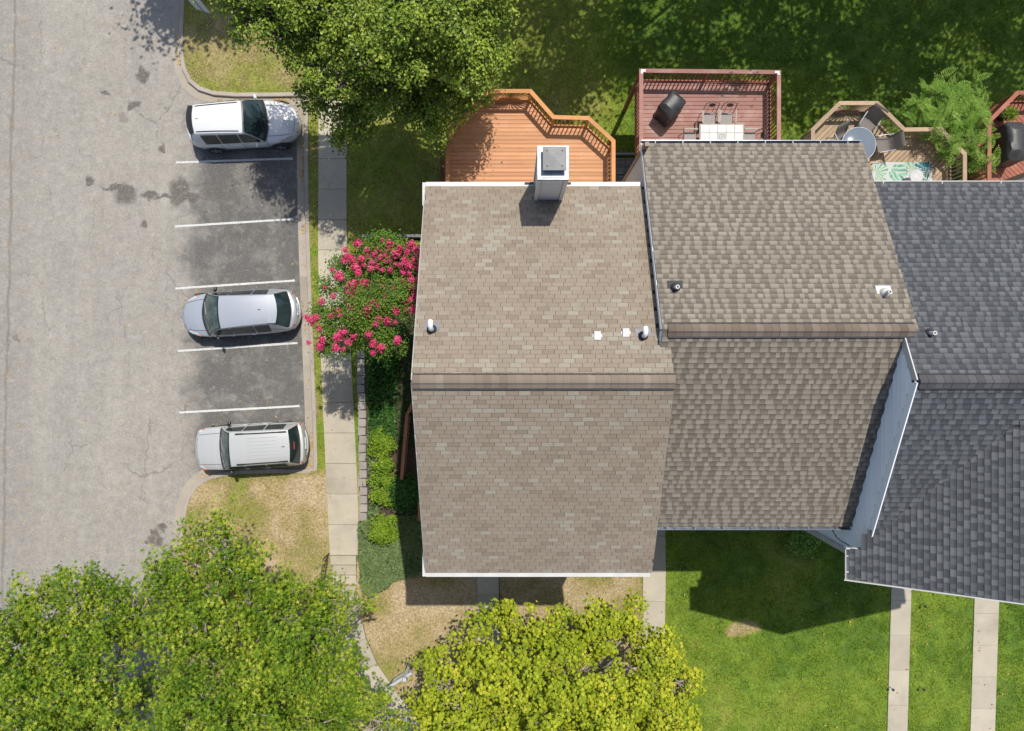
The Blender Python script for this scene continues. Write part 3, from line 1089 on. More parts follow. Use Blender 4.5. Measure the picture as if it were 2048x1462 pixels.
# ---------- the end house
Z1, E1, Y1, RUN1 = 12.73, 10.0, -.40, 5.56
SL1 = (Z1 - E1) / RUN1
XL1, XR1, XP = -2.49, 4.03, 3.80
h1 = thing('end_townhouse', 'end townhouse with tan three-tab shingle roof, white gutters and boxed chimney', 'house', (.7, -.4, .1))
r1 = slope_deck(h1, 'roof', [(XL1, Y1 - RUN1, E1), (XR1, Y1 - RUN1, E1), (XR1, Y1, Z1), (XL1, Y1, Z1)], .2, 'felt')
slope_deck(h1, 'roof', [(XR1, Y1 + RUN1, E1), (XL1, Y1 + RUN1, E1), (XL1, Y1, Z1), (XR1, Y1, Z1)], .2, 'felt')
cl = math.hypot(RUN1, Z1 - E1)
vb = (0, RUN1, Z1 - E1)
lay([roof_plane((XL1 - .01, Y1 - RUN1, E1), (1, 0, 0), vb, XR1 - XL1 + .02, cl), roof_plane((XR1 + .01, Y1 + RUN1, E1), (-1, 0, 0), (0, -RUN1, Z1 - E1), XR1 - XL1 + .02, cl)],
    'tab', lambda x, y, z: ~((x > 3.84) & (y > .5)), h1, r1, 'tab', None, g1)
ridge_cap(h1, XL1, XR1 + .02, Y1, Z1, SL1, .17, 'captan', g1)
for (xa, xb, sy) in ((XL1, XR1 - .04, -1), (XL1, XP - .03, 1)):
    gt_ = gutter(h1, (xa, Y1 + sy * RUN1, E1 - .03), (xb, Y1 + sy * RUN1, E1 - .03), (0, sy, 0), 'white', .14)
    q = MB()
    q.prism(rect(xa + .003, xb - .003, min(sy * .005, sy * .128), max(sy * .005, sy * .128)), 0, .012)
    q.v = [(x, y + Y1 + sy * RUN1, z + E1 - .028) for x, y, z in q.v]
    q.build('leaf_guard', 'white', gt_, off=h1.location)
# white return at the front left corner and rake boards
fb = MB()
fb.add([(XL1 - .09, Y1 - RUN1 - .13, E1 - .02), (XL1, Y1 - RUN1 - .13, E1 - .02), (XL1, Y1 - RUN1 + .55, E1 - .02), (XL1 - .09, Y1 - RUN1 + .55, E1 - .02)], [(0, 1, 2, 3)])
fb.box((XL1 - .05, Y1 - RUN1 + .21, E1 - .14), (.1, .68, .2))
fb.box((XL1 - .05, Y1 + RUN1 - .2, E1 - .14), (.1, .66, .2))
fb.build('gable_return', 'white', h1, off=h1.location)
for s in (-1, 1):
    MB().bar((XL1 - .015, Y1 + s * .0, Z1 - .13), (XL1 - .015, Y1 + s * RUN1, E1 - .13), .03, .2).build('rake_board', 'white', h1, off=h1.location)


def gab(yr, zr, sl, y0, y1):
    return lambda t: zr - .21 - abs(y0 + (y1 - y0) * t - yr) * sl


lap_wall(h1, 'side_wall', (XL1 + .2, Y1 + RUN1 - .25), (XL1 + .2, Y1 - RUN1 + .25), 0, gab(Y1, Z1, SL1, Y1 + RUN1 - .25, Y1 - RUN1 + .25), 'siding_cream')
lap_wall(h1, 'front_wall', (XL1 + .2, Y1 - RUN1 + .25), (XP, Y1 - RUN1 + .25), 0, lambda t: E1 - .05, 'siding_cream')
lap_wall(h1, 'back_wall', (XP, Y1 + RUN1 - .25), (XL1 + .2, Y1 + RUN1 - .25), 0, lambda t: E1 - .05, 'siding_cream')
NOGRASS.append(rect(XL1 + .2, XP, Y1 - RUN1 + .25, Y1 + RUN1 - .25))
# boxed chimney
cx0, cx1, cy0, cy1, cz = .69, 1.38, 4.74, 5.5, 12.42
ch = MB()
ch.prism(rect(cx0, cx1, cy0, cy1), .1, cz)
chim = ch.build('chimney', 'siding_cream', h1, off=h1.location)
zz = 9.6
while zz < cz - .05:
    for (a, b, n) in (((cx0 + .07, cy0), (cx1 - .07, cy0), (0, -1)), ((cx0, cy1 - .07), (cx0, cy0 + .07), (-1, 0))):
        q = MB()
        A, B = Vector((*a, 0)), Vector((*b, 0))
        n = Vector((*n, 0))
        lo, hi = n * .018, n * .003
        q.add([(*(A + lo).xy, zz), (*(B + lo).xy, zz), (*(B + hi).xy, zz + .12), (*(A + hi).xy, zz + .12), (*A.xy, zz), (*B.xy, zz)], [(0, 1, 2, 3), (0, 4, 5, 1), (0, 3, 4), (1, 5, 2)])
        q.build('clapboard', 'siding_cream', chim, off=h1.location)
    zz += .12
for (x, y) in ((cx0, cy0), (cx1, cy0), (cx0, cy1), (cx1, cy1)):
    MB().box((x, y, (9.4 + cz) / 2), (.1, .1, cz - 9.4)).build('corner_board', 'siding_cream', chim, off=h1.location)
MB().prism(rect(cx0 - .05, cx1 + .05, cy0 - .05, cy1 + .05), cz - .05, cz + .04).build('chase_cover', 'galv', chim, off=h1.location)
m = MB()
m.box(((cx0 + cx1) / 2 + .03, (cy0 + cy1) / 2 + .02, cz + .12), (.46, .46, .16))
m.build('flue_shroud', 'rubber', chim, off=h1.location)
m = MB()
c0 = ((cx0 + cx1) / 2 + .03, (cy0 + cy1) / 2 + .05)
a = .295
m.add([(c0[0] - a, c0[1] - a, cz + .2), (c0[0] + a, c0[1] - a, cz + .2), (c0[0] + a, c0[1] + a, cz + .2), (c0[0] - a, c0[1] + a, cz + .2),
       (c0[0] - a, c0[1] - a, cz + .235), (c0[0] + a, c0[1] - a, cz + .235), (c0[0] + a, c0[1] + a, cz + .235), (c0[0] - a, c0[1] + a, cz + .235), (c0[0], c0[1], cz + .29)],
      [(3, 2, 1, 0), (0, 1, 5, 4), (1, 2, 6, 5), (2, 3, 7, 6), (3, 0, 4, 7), (4, 5, 8), (5, 6, 8), (6, 7, 8), (7, 4, 8)])
fc = m.build('flue_cap', 'cap', chim, off=h1.location)
for sx in (-1, 1):
    for sy in (-1, 1):
        MB().lathe([(.016, 0), (.016, .02), (0, .02)], (c0[0] + sx * .19, c0[1] + sy * .19, cz + .25), 8).build('screw', 'rubber', fc, off=h1.location)
for sx in (cx0 - .32, cx1 + .06):
    MB().box((sx + .13, Y1 + RUN1 + .1, E1 + .02), (.26, .04, .03)).build('flashing_strip', 'rubber', h1, off=h1.location)


def rz1(py):
    """roof height of the end house back slope seen at row py"""
    z = 11.5
    for _ in range(20):
        y = (731 - py) * (H - z) / F
        z = Z1 - abs(y - Y1) * SL1
    return z


pipe_vent('pipe_vent', 'white elbow vent pipe on the tan roof beside the pink flowering tree', 864, 659, rz1(659), -SL1, True, ('flash', 'rubber', 'pvc'))
pipe_vent('pipe_vent', 'white elbow vent pipe on the tan roof near the higher brown roof', 1286, 672, rz1(672), -SL1, True, ('flash', 'rubber', 'pvc'))
for i, (px, py, lb) in enumerate(((1195, 671, 'small white box vent on the tan roof, farther from the elbow pipe'), (1252, 665, 'small white box vent on the tan roof, close beside the elbow pipe'))):
    z = rz1(py)
    p = W(px, py, z + .08)
    t = thing('box_vent', lb, 'roof vent', (p.x, p.y, z), 0, 'box vents on the tan roof')
    MB().prism(rect(-.085, .085, -.11, .11), -.02, .1).build('hood', 'white', t)
    m = MB()
    for s in (-1, 1):
        m.add([(s * .07, -.05, .03), (s * .125, -.04, .035), (s * .12, .04, .03), (s * .07, .05, .03), (s * .07, -.05, .045), (s * .125, -.04, .05), (s * .12, .04, .045), (s * .07, .05, .045)],
              [(0, 1, 2, 3), (7, 6, 5, 4), (0, 4, 5, 1), (1, 5, 6, 2), (2, 6, 7, 3), (3, 7, 4, 0)])
    m.build('flange', 'white', t)

# ---------- the middle house
Z2, E2, Y2, RUN2 = 12.52, 9.79, .89, 5.57
SL2 = (Z2 - E2) / RUN2
XR2, XB2 = 9.92, 10.2
h2 = thing('middle_townhouse', 'middle townhouse with brown mottled laminate shingle roof and dark gutters', 'house', (6.9, .87, .1))
r2 = slope_deck(h2, 'roof', [(XP, Y2 - RUN2, E2), (XR2, Y2 - RUN2, E2), (XR2, Y2, Z2), (XP, Y2, Z2)], .2, 'felt')
slope_deck(h2, 'roof', [(XB2, Y2 + RUN2, E2), (XP, Y2 + RUN2, E2), (XP, Y2, Z2), (XB2, Y2, Z2)], .2, 'felt')
cl = math.hypot(RUN2, Z2 - E2)
lay([roof_plane((XP - .02, Y2 - RUN2, E2), (1, 0, 0), (0, RUN2, Z2 - E2), XR2 - XP + .04, cl), roof_plane((XB2 + .02, Y2 + RUN2, E2), (-1, 0, 0), (0, -RUN2, Z2 - E2), XB2 - XP + .04, cl)],
    'lam', lambda x, y, z: z > (Z1 - np.abs(y - Y1) * SL1) * (x < 3.9) - .05, h2, r2, 'lam_tooth', 'lam_base', g1)
ridge_cap(h2, XP + .12, XB2 - .05, Y2, Z2, SL2, .16, 'capsh', g1)
gutter(h2, (XP + .3, Y2 - RUN2, E2 - .03), (XR2 - .02, Y2 - RUN2, E2 - .03), (0, -1, 0), 'gutter_dk', .12, .1, .8, 'flash')
gutter(h2, (XP - .02, Y2 + RUN2, E2 - .03), (XB2, Y2 + RUN2, E2 - .03), (0, 1, 0), 'gutter_dk', .12, .1, .8, 'flash')
MB().bar((XB2 + .02, Y2, Z2 - .1), (XB2 + .02, Y2 + RUN2, E2 - .1), .03, .16).build('rake_board', 'felt', h2, off=h2.location)
for s in (1,):
    MB().bar((XP - .02, Y2, Z2 - .12), (XP - .02, Y2 + RUN2, E2 - .12), .03, .16).build('rake_board', 'siding_blue', h2, off=h2.location)
MB().bar((XP - .02, Y2, Z2 - .12), (XP - .02, Y2 - .9, Z2 - .12 - .9 * SL2), .03, .16).build('rake_board', 'siding_blue', h2, off=h2.location)
lap_wall(h2, 'side_wall', (XP + .02, Y2 + RUN2 - .2), (XP + .02, -1.2), 0, gab(Y2, Z2, SL2, Y2 + RUN2 - .2, -1.2), 'siding_grey')
lap_wall(h2, 'back_wall', (XR2 - .02, Y2 + RUN2 - .2), (XP + .02, Y2 + RUN2 - .2), 0, lambda t: E2 - .05, 'siding_grey')
lap_wall(h2, 'front_wall', (XP + .02, Y2 - RUN2 + .2), (XR2 - .02, Y2 - RUN2 + .2), 0, lambda t: E2 - .05, 'siding_grey')
MB().box((XP + .03, Y2 + RUN2 - .18, 5.2), (.12, .12, 10.3)).build('corner_board', 'trim_brown', h2, off=h2.location)
NOGRASS.append(rect(XP, XR2, Y2 - RUN2 + .2, Y2 + RUN2 - .2))


def rz2(py):
    z = 11.5
    for _ in range(20):
        y = (731 - py) * (H - z) / F
        z = Z2 - abs(y - Y2) * SL2
    return z


pipe_vent('pipe_vent', 'short vent pipe in a black boot on the brown roof', 1350, 576, rz2(576), -SL2, False, ('rubber', 'rubber', 'pvc'))
pipe_vent('pipe_vent', 'short vent pipe with white metal flashing on the brown roof', 1768, 586, rz2(586), -SL2, False, ('white', 'white', 'pvc'))

# ---------- the dark-roofed house with its cross gable
X3, XE3 = 9.93, 18.1
Z3, E3, Y3, RUN3 = 13.0, 10.28, -.39, 5.55
SL3 = (Z3 - E3) / RUN3
XV, ZV, SV, YF = 9.42, 10.62, .558, -5.97            # left eave of the cross gable, its height, slope and front edge
XG = 13.7
ZG = ZV + (XG - XV) * SV
h3 = thing('slate_townhouse', 'townhouse with dark slate grey laminate roof, front cross gable and pale blue siding', 'house', (13.8, -.4, .1))
r3 = slope_deck(h3, 'roof', [(X3, Y3 - RUN3, E3), (XE3, Y3 - RUN3, E3), (XE3, Y3, Z3), (X3, Y3, Z3)], .2, 'feltdk')
slope_deck(h3, 'roof', [(XE3, Y3 + RUN3, E3), (X3, Y3 + RUN3, E3), (X3, Y3, Z3), (XE3, Y3, Z3)], .2, 'feltdk')
slope_deck(h3, 'gable_roof', [(XV, -5.13, ZV), (XV, YF, ZV), (XG, YF, ZG), (XG, -5.13, ZG)], .16, 'feltdk')
slope_deck(h3, 'gable_roof', [(X3 + .15, Y3 - .4, ZV + (X3 + .15 - XV) * SV), (X3 + .15, -5.13, ZV + (X3 + .15 - XV) * SV), (XG, -5.13, ZG), (XG, Y3 - .4, ZG)], .16, 'feltdk')
slope_deck(h3, 'gable_roof', [(2 * XG - XV, YF, ZV), (2 * XG - XV, Y3, ZV), (XG, Y3, ZG), (XG, YF, ZG)], .16, 'feltdk')


def zmain(y):
    return Z3 - np.abs(y - Y3) * SL3


def zgab(x):
    return ZG - np.abs(x - XG) * SV


def keep3(x, y, z):
    on_main = np.abs(z - zmain(y)) < np.abs(z - zgab(x))
    zm, zg = zmain(y), zgab(x)
    main_ok = (y > Y3) | (zm > zg - .07) | (y < YF)
    gab_ok = ((zg > zm - .07) | (y < Y3 - RUN3)) & ~((x < X3 + .04) & (y > -5.13)) 
    return np.where(z < 0, False, np.where(on_main & main_ok, True, np.where(~on_main & gab_ok, True, False)))


cl = math.hypot(RUN3, Z3 - E3)
clg = math.hypot(XG - XV, ZG - ZV)
lay([roof_plane((X3 - .01, Y3 - RUN3, E3), (1, 0, 0), (0, RUN3, Z3 - E3), 5.0, cl), roof_plane((X3 + 5.0, Y3 + RUN3, E3), (-1, 0, 0), (0, -RUN3, Z3 - E3), 5.0, cl),
     roof_plane((XV, Y3 - .1, ZV), (0, -1, 0), (XG - XV, 0, ZG - ZV), Y3 - .1 - YF, clg)],
    'lam', keep3, h3, r3, 'dark_tooth', 'dark_base', g1)
ridge_cap(h3, X3 + .02, XE3, Y3, Z3, SL3, .16, 'capdk', g1)
gutter(h3, (X3 - .2, Y3 + RUN3, E3 - .03), (XE3, Y3 + RUN3, E3 - .03), (0, 1, 0), 'white', .1, .1, 1.4)
gutter(h3, (XV, -5.1, ZV - .02), (XV, YF - .02, ZV - .02), (-1, 0, 0), 'white', .1, .1, .35)
m = MB()
m.bar((XV - .1, YF - .02, ZV - .07), (XG, YF - .02, ZG - .07), .03, .18)
m.build('rake_board', 'white', h3, off=h3.location)
MB().box((XV + .2, -5.11, ZV - .03), (.6, .03, .12)).build('eave_return', 'white', h3, off=h3.location)
MB().bar((X3 - .02, Y3, Z3 - .08), (X3 - .02, Y3 - RUN3 + .1, E3 - .03), .03, .2).build('rake_board', 'siding_blue', h3, off=h3.location)
MB().bar((X3 - .02, Y3, Z3 - .08), (X3 - .02, Y3 + 1.5, Z3 - 1.5 * SL3 - .08), .03, .2).build('rake_board', 'white', h3, off=h3.location)
YW = -5.48
lap_wall(h3, 'side_wall', (X3, 4.9), (X3, YW), 0, gab(Y3, Z3, SL3, 4.9, YW), 'siding_blue', .19, .045)
lap_wall(h3, 'front_wall', (X3, YW), (17.6, YW), 0, lambda t: ZG - .25 - abs(X3 + 7.6 * t - XG) * SV, 'siding_blue', .2)
lap_wall(h3, 'back_wall', (17.6, 4.9), (X3, 4.9), 0, lambda t: E3 - .05, 'siding_blue', .2)
lap_wall(h3, 'side_wall', (17.6, YW), (17.6, 4.9), 0, gab(Y3, Z3, SL3, YW, 4.9), 'siding_blue', .2)
MB().box((X3, YW, 5.1), (.16, .16, 10.0)).build('corner_board', 'white', h3, off=h3.location)
cb = [W(1676, 1066, 8.6), W(1680, 1082, 8.9), W(1688, 1090, 9.2), W(1700, 1095, 9.5), W(1712, 1102, 9.8)]
MB().tube([(X3 - .04, p.y * .98, p.z) for p in cb], .012, 6).build('cable', 'cable', h3, off=h3.location)
vl = []
for k in range(30):
    yv = -5.85 + k * (5.85 - .8) / 29
    xv = XG - (ZG - zmain(yv)) / SV
    if xv > X3 + .08:
        vl.append((xv, yv, zmain(yv) + .008))
MB().tube(vl, .018, 6).build('valley_line', 'feltdk', h3, off=h3.location)
NOGRASS.append(rect(X3, 17.6, YW, 4.9))
pipe_vent('pipe_vent', 'short white vent pipe in a black boot on the slate grey roof', 1856, 667, zmain(.92) + 0, -SL3, False, ('dark_base', 'rubber', 'pvc'))

# ---------- the next house, only its back corner in view
h4 = thing('far_townhouse', 'townhouse corner with grey siding behind the brick red deck', 'house', (21, 0, .1))
lap_wall(h4, 'side_wall', (17.75, 6.6), (17.75, 0), 0, lambda t: 10.3, 'siding_grey', .2)
lap_wall(h4, 'back_wall', (24, 6.6), (17.75, 6.6), 0, lambda t: 10.3, 'siding_grey', .2)
MB().box((17.75, 6.6, 5.1), (.14, .14, 10.1)).build('corner_board', 'trim_brown', h4, off=h4.location)
slope_deck(h4, 'roof', [(17.8, -4.2, 10.4), (24, -4.2, 10.4), (24, 1.3, 12.8), (17.8, 1.3, 12.8)], .2, 'lam_base')
slope_deck(h4, 'roof', [(24, 6.8, 10.4), (17.8, 6.8, 10.4), (17.8, 1.3, 12.8), (24, 1.3, 12.8)], .2, 'lam_base')
NOGRASS.append(rect(17.75, 24, -4, 6.6))

#PART2

# ------------------------------------------------------------------ decks
def scan(poly, y):
    xs = []
    n = len(poly)
    for i in range(n):
        (x0, y0), (x1, y1) = poly[i], poly[(i + 1) % n]
        if (y0 > y) != (y1 > y):
            xs.append(x0 + (x1 - x0) * (y - y0) / (y1 - y0))
    return sorted(xs)


def boards(root, poly, z, ang, pitch, mat, gap=.017):
    """deck boards clipped to the outline, each its own piece"""
    ca, sa = math.cos(-ang), math.sin(-ang)
    rp = [(x * ca - y * sa, x * sa + y * ca) for x, y in poly]
    y = min(p[1] for p in rp) + .002
    top = max(p[1] for p in rp)
    cb, sb = math.cos(ang), math.sin(ang)
    while y < top - .03:
        y1 = min(y + pitch - gap, top - .003)
        a, b = scan(rp, y + .001), scan(rp, y1 - .001)
        if len(a) == len(b) and a:
            for i in range(0, len(a) - 1, 2):
                q = [(a[i], y), (a[i + 1], y), (b[i + 1], y1), (b[i], y1)]
                q = [(x * cb - v * sb, x * sb + v * cb) for x, v in q]
                dz = random.uniform(-.002, .002)
                MB().prism(q, z - .03, z + dz).build('deck_board', mat, root, off=root.location)
        y += pitch


def fan_rail(root, a, b, z, h, mat, n=15):
    """sunburst infill: bars fan out from the middle of the bottom rail"""
    mid = (a + b) / 2
    L = (b - a).length
    for i in range(n):
        t = math.pi * (i + .5) / n
        dx, dz = math.cos(t), math.sin(t)
        k = min((L / 2 - .06) / max(abs(dx), 1e-3), (h - .12) / max(dz, 1e-3))
        d = (b - a).normalized()
        p = mid + d * dx * .08 + Vector((0, 0, z + .09 + dz * .06))
        q = mid + d * dx * k + Vector((0, 0, z + .09 + dz * k * .96))
        MB().bar(p, q, .035, .035).build('baluster', mat, root, off=root.location)


def railing(root, pts, z, mat, matb, h=.95, fan=(), cap=.15, skip=(), sp=.15):
    """rail on an open polyline of plan points: cap, posts, rails and balusters"""
    P = [Vector((p[0], p[1], 0)) for p in pts]
    off = root.location
    n = len(P)
    P2 = [(p.x, p.y) for p in P]
    o1, o2 = offset_path(P2, cap / 2), offset_path(P2, -cap / 2)
    for i in range(n - 1):
        q = [o1[i], o1[i + 1], o2[i + 1], o2[i]]
        MB().prism([(v.x, v.y) for v in q], z + h - .038, z + h).build('rail_cap', mat, root, off=off)
        a, b = P[i], P[i + 1]
        d = (b - a).normalized()
        L = (b - a).length
        nposts = max(1, int(L / 1.9))
        for j in range(0 if i == 0 else 1, nposts + 1):
            c = a + d * (L * j / nposts)
            MB().box((c.x, c.y, z + h / 2 - .04), (.09, .09, h - .004), math.atan2(d.y, d.x)).build('rail_post', matb, root, off=off)
        e = .05
        for (zz, hh) in ((z + h - .09, .085), (z + .07, .085)):
            MB().bar(a + d * e + Vector((0, 0, zz)), b - d * e + Vector((0, 0, zz)), .04, hh).build('rail', matb, root, off=off)
        if i in fan:
            fan_rail(root, a, b, z, h, matb)
            continue
        k = int(L / sp)
        for j in range(1, k):
            c = a + d * (L * j / k)
            MB().box((c.x, c.y, z + h / 2 - .01), (.036, .036, h - .2), math.atan2(d.y, d.x)).build('baluster', matb, root, off=off)


def deck(name, label, rail_px, floor_extra, z, ang, pitch, mat, matb, wally, fan=(), legs=()):
    pts = [W(px, py, z + .95) for px, py in rail_px]
    root = thing(name, label, 'deck', (sum(p.x for p in pts) / len(pts), wally + 1, .1))
    off = root.location
    pl = [(p.x, p.y) for p in pts]
    poly = [(pl[0][0], wally)] + pl[:] + [(pl[-1][0], wally)] if abs(pl[0][1] - wally) > .02 else pl[:]
    # rim board and floor boards
    m = MB()
    n = len(poly)
    for i in range(n):
        a, b = poly[i], poly[(i + 1) % n]
        m.bar((a[0], a[1], z - .16), (b[0], b[1], z - .16), .05, .24)
    m.build('rim_board', matb, root, off=off)
    boards(root, poly, z, ang, pitch, mat)
    railing(root, [(pl[0][0], wally + .02)] + pl + [(pl[-1][0], wally + .02)], z, mat if mat != 'orange' else 'orange_y', matb, fan=fan)
    for p in pl[::2]:
        MB().box((p[0] * .995, p[1] - .12, z / 2 - .1), (.14, .14, z - .1)).build('support_post', matb, root, off=off)
    return root


ZD = 3.0
d1 = deck('wooden_deck', 'bright orange stained deck with angled railing behind the chimney house', [(895, 262), (977, 182), (1061, 182), (1107, 234), (1177, 236), (1227, 282)], None, ZD, 0, .157, 'orange', 'orange_y', 4.9, fan=(2,))
# lower landing beside it
for i in range(5):
    MB().box((-2.74, 7.15 + i * .3, 1.4), (.42, .28, .04)).build('stair_tread', 'stair', d1, off=d1.location)
MB().box((-2.95, 7.75, 1.0), (.05, 1.6, 1.0)).build('stair_side', 'stair', d1, off=d1.location)
d2 = deck('wooden_deck', 'rectangular faded red deck with covered grill and tiled table', [(1282.5, 141), (1558, 144)], None, ZD, 0, .157, 'red', 'red_y', 6.25)
for (px, py, s) in ((1285, 141, 1), (1556, 144, -1)):
    p = W(px, py, ZD + .965)
    m = MB()
    m.box((p.x + s * .03, p.y, p.z), (.16, .07, .012))
    m.box((p.x - s * .02, p.y - .06, p.z + .001), (.07, .1, .012))
    m.build('corner_bracket', 'galv', d2, off=d2.location)
d3 = deck('wooden_deck', 'weathered tan octagonal deck with round glass table and leaf print rug', [(1626, 260), (1680, 206), (1755, 206), (1809, 259), (1882, 258), (1930, 308)], None, ZD, R(45), .15, 'tan', 'tan', 4.95, fan=(2,))
d4 = deck('wooden_deck', 'brick red deck with black covered grill and potted plant', [(1979, 242), (2036, 185), (2110, 185), (2160, 240)], None, ZD, R(-45), .15, 'redb', 'redb', 6.65)


# ------------------------------------------------------------------ deck furniture
def grill(name, label, loc, rz, L, D, h, badge=False):
    t = thing(name, label, 'grill', loc, rz)
    rings = []
    prof = [(0, 1.0, 1.0, 0), (.25, .97, .95, 0), (.62, .95, .92, 0), (.8, .93, .98, .0), (.88, .80, .9, .02), (.97, .56, .62, .05), (1.0, .5, .3, .06)]
    g = random.Random(len(name) + int(L * 10))
    for (zf, lx, ly, sh) in prof:
        a, b = L / 2 * lx, D / 2 * ly
        ring = []
        for (u, v) in ((-1, -.8), (-.85, -1), (-.4, -1.05), (0, -.97), (.4, -1.06), (.85, -1), (1, -.8), (1, 0), (1, .8), (.85, 1), (.4, 1.04), (0, .97), (-.4, 1.05), (-.85, 1), (-1, .8), (-1, 0)):
            w = 1 + g.uniform(-.035, .035)
            ring.append((u * a * w, v * b * w + sh, zf * h + g.uniform(-.015, .015) * (zf > .3)))
        rings.append(ring)
    m = MB().loft(rings)
    m.build('fabric_cover', 'cover', t, 35)
    MB().box((0, -D * .44, h * .62), (L * .5, .012, h * .16)).build('front_flap', 'cover', t)
    for s in (-1, 1):
        MB().box((s * L * .36, -D * .47, h * .45), (.05, .03, .22)).build('strap', 'cover', t)
    if badge:
        MB().lathe([(.0, 0), (.11, 0), (.11, .012), (0, .012)], (0, -D * .52, h * .8), 16, 'y').build('badge', 'white', t)
    return t


p = W(1334, 226, ZD)
grill('covered_grill', 'black fabric covered grill on the faded red deck', (p.x, p.y, ZD), R(48), .98, .72, 1.1)
p = W(1998, 298, ZD)
grill('covered_grill', 'black covered grill with white badge on the brick red deck', (p.x - .05, p.y, ZD), R(92), 1.55, .74, 1.15, True)


def rosette(t, c, r, ux, uy):
    """wrought ring with a flower of small scrolls"""
    ring = [c + (ux * math.cos(a) + uy * math.sin(a)) * r for a in [2 * math.pi * i / 16 for i in range(17)]]
    m = MB().tube(ring, .011, 6, False)
    for k in range(6):
        a0 = 2 * math.pi * k / 6
        cc = c + (ux * math.cos(a0) + uy * math.sin(a0)) * r * .55
        m.tube([cc + (ux * math.cos(a) + uy * math.sin(a)) * r * .36 for a in [2 * math.pi * i / 10 for i in range(11)]], .013, 5, False)
    m.build('rosette', 'iron', t)


def patio_chair(label, loc, rz):
    """iron armchair, front towards -y"""
    t = thing('iron_chair', label, 'chair', loc, rz, 'iron chairs around the tiled table')
    w = .25
    MB().prism([(-w, -.24), (w, -.24), (w * .95, .22), (-w * .95, .22)], .42, .45).build('seat', 'sling_seat', t)
    for s in (-1, 1):
        MB().tube([(s * w, -.24, .43), (s * w, -.27, .2), (s * w, -.26, 0)], .014, 6).build('leg', 'iron', t)
        MB().tube([(s * w, .22, .43), (s * w, .27, .2), (s * w, .33, 0)], .014, 6).build('leg', 'iron', t)
        MB().tube([(s * w, .22, .44), (s * (w + .01), .3, .65), (s * w * .98, .38, .98)], .015, 6).build('back_post', 'iron', t)
        MB().bar((s * (w + .05), -.25, .66), (s * (w + .05), .27, .67), .055, .025).build('armrest', 'frame', t)
        MB().tube([(s * w, -.24, .43), (s * (w + .05), -.25, .65)], .013, 6).build('arm_post', 'iron', t)
    MB().tube([(-w, .38, .98), (-.12, .395, 1.01), (0, .4, 1.02), (.12, .395, 1.01), (w, .38, .98)], .014, 6).build('top_rail', 'iron', t)
    for s in (-.11, .11):
        MB().tube([(s, .23, .46), (s, .3, .66), (s, .385, .98)], .009, 5).build('back_rod', 'iron', t)
    rosette(t, Vector((0, .355, .85)), .1, Vector((1, 0, 0)), Vector((0, .25, .97)))
    return t


def tiled_table():
    x0, x1, y0, y1, z = 7.13, 8.83, 8.18, 9.2, ZD + .72
    t = thing('tiled_table', 'rectangular patio table with cream tiles and grey centre tile', 'table', ((x0 + x1) / 2, (y0 + y1) / 2, ZD))
    off = t.location
    MB().prism(rect(x0, x1, y0, y1), z - .04, z - .006).build('table_frame', 'frame', t, off=off)
    nx, ny = 5, 3
    tw, th = (x1 - x0 - .08) / nx, (y1 - y0 - .08) / ny
    for i in range(nx):
        for j in range(ny):
            c = (x0 + .04 + (i + .5) * tw, y0 + .04 + (j + .5) * th)
            mid = (i == 2 and j == 1)
            tl = MB().box((c[0], c[1], z), (tw - .024, th - .024, .014)).build('tile', 'tile_dk' if mid else 'tile', t, off=off)
            if mid:
                for k in range(8):
                    a = 2 * math.pi * k / 8
                    MB().box((c[0] + .1 * math.cos(a), c[1] + .1 * math.sin(a), z + .009), (.05, .022, .006), a + 1.57).build('tile_motif', 'cable', tl, off=off)
                MB().lathe([(.022, 0), (.022, .006), (0, .006)], (c[0], c[1], z + .006), 10).build('tile_motif', 'cable', tl, off=off)
    for (x, y) in ((x0 + .1, y0 + .1), (x1 - .1, y0 + .1), (x0 + .1, y1 - .1), (x1 - .1, y1 - .1)):
        MB().tube([(x, y, ZD), (x, y, z - .04)], .025, 8).build('leg', 'frame', t, off=off)


tiled_table()
patio_chair('iron chair with rosette back pushed to the long table side, closer to the grill', (7.58, 9.5, ZD), 0)
patio_chair('iron chair with rosette back pushed to the long table side, farther from the grill', (8.24, 9.5, ZD), R(-2))
patio_chair('iron chair with rosette back at the table end by the red railing', (9.12, 8.72, ZD), R(-90))
patio_chair('iron armchair at the table end facing away from the grill', (6.84, 8.72, ZD), R(90))


def sling_chair(label, loc, rz):
    t = thing('sling_chair', label, 'chair', loc, rz, 'taupe sling chairs around the glass table')
    w = .27
    prof = [(-.27, .43), (-.05, .4), (.14, .4), (.22, .46), (.30, .66), (.37, .88), (.42, 1.0), (.46, 1.02)]
    rings = []
    for s in (-1, 1):
        rings.append([(s * w, a, b) for a, b in prof])
    m = MB()
    top = [(-w, a, b) for a, b in prof] + [(w, a, b) for a, b in prof]
    bot = [(x, y + .006, z - .012) for x, y, z in top]
    n = len(prof)
    fs = []
    for i in range(n - 1):
        fs += [(i, n + i, n + i + 1, i + 1), (2 * n + i, 2 * n + i + 1, 3 * n + i + 1, 3 * n + i)]
    m.add(top + bot, fs)
    m.build('sling', 'sling', t, 60)
    for s in (-1, 1):
        MB().tube([(s * (w + .012), a, b) for a, b in prof], .015, 6).build('side_frame', 'frame', t)
        MB().tube([(s * (w + .03), -.27, .43), (s * (w + .03), -.3, 0)], .014, 6).build('leg', 'frame', t)
        MB().tube([(s * (w + .03), .2, .42), (s * (w + .03), .34, 0)], .014, 6).build('leg', 'frame', t)
        MB().tube([(s * (w + .04), -.3, .42), (s * (w + .045), -.29, .62), (s * (w + .045), 0, .66), (s * (w + .03), .3, .66)], .016, 6).build('armrest', 'galv', t)
    return t


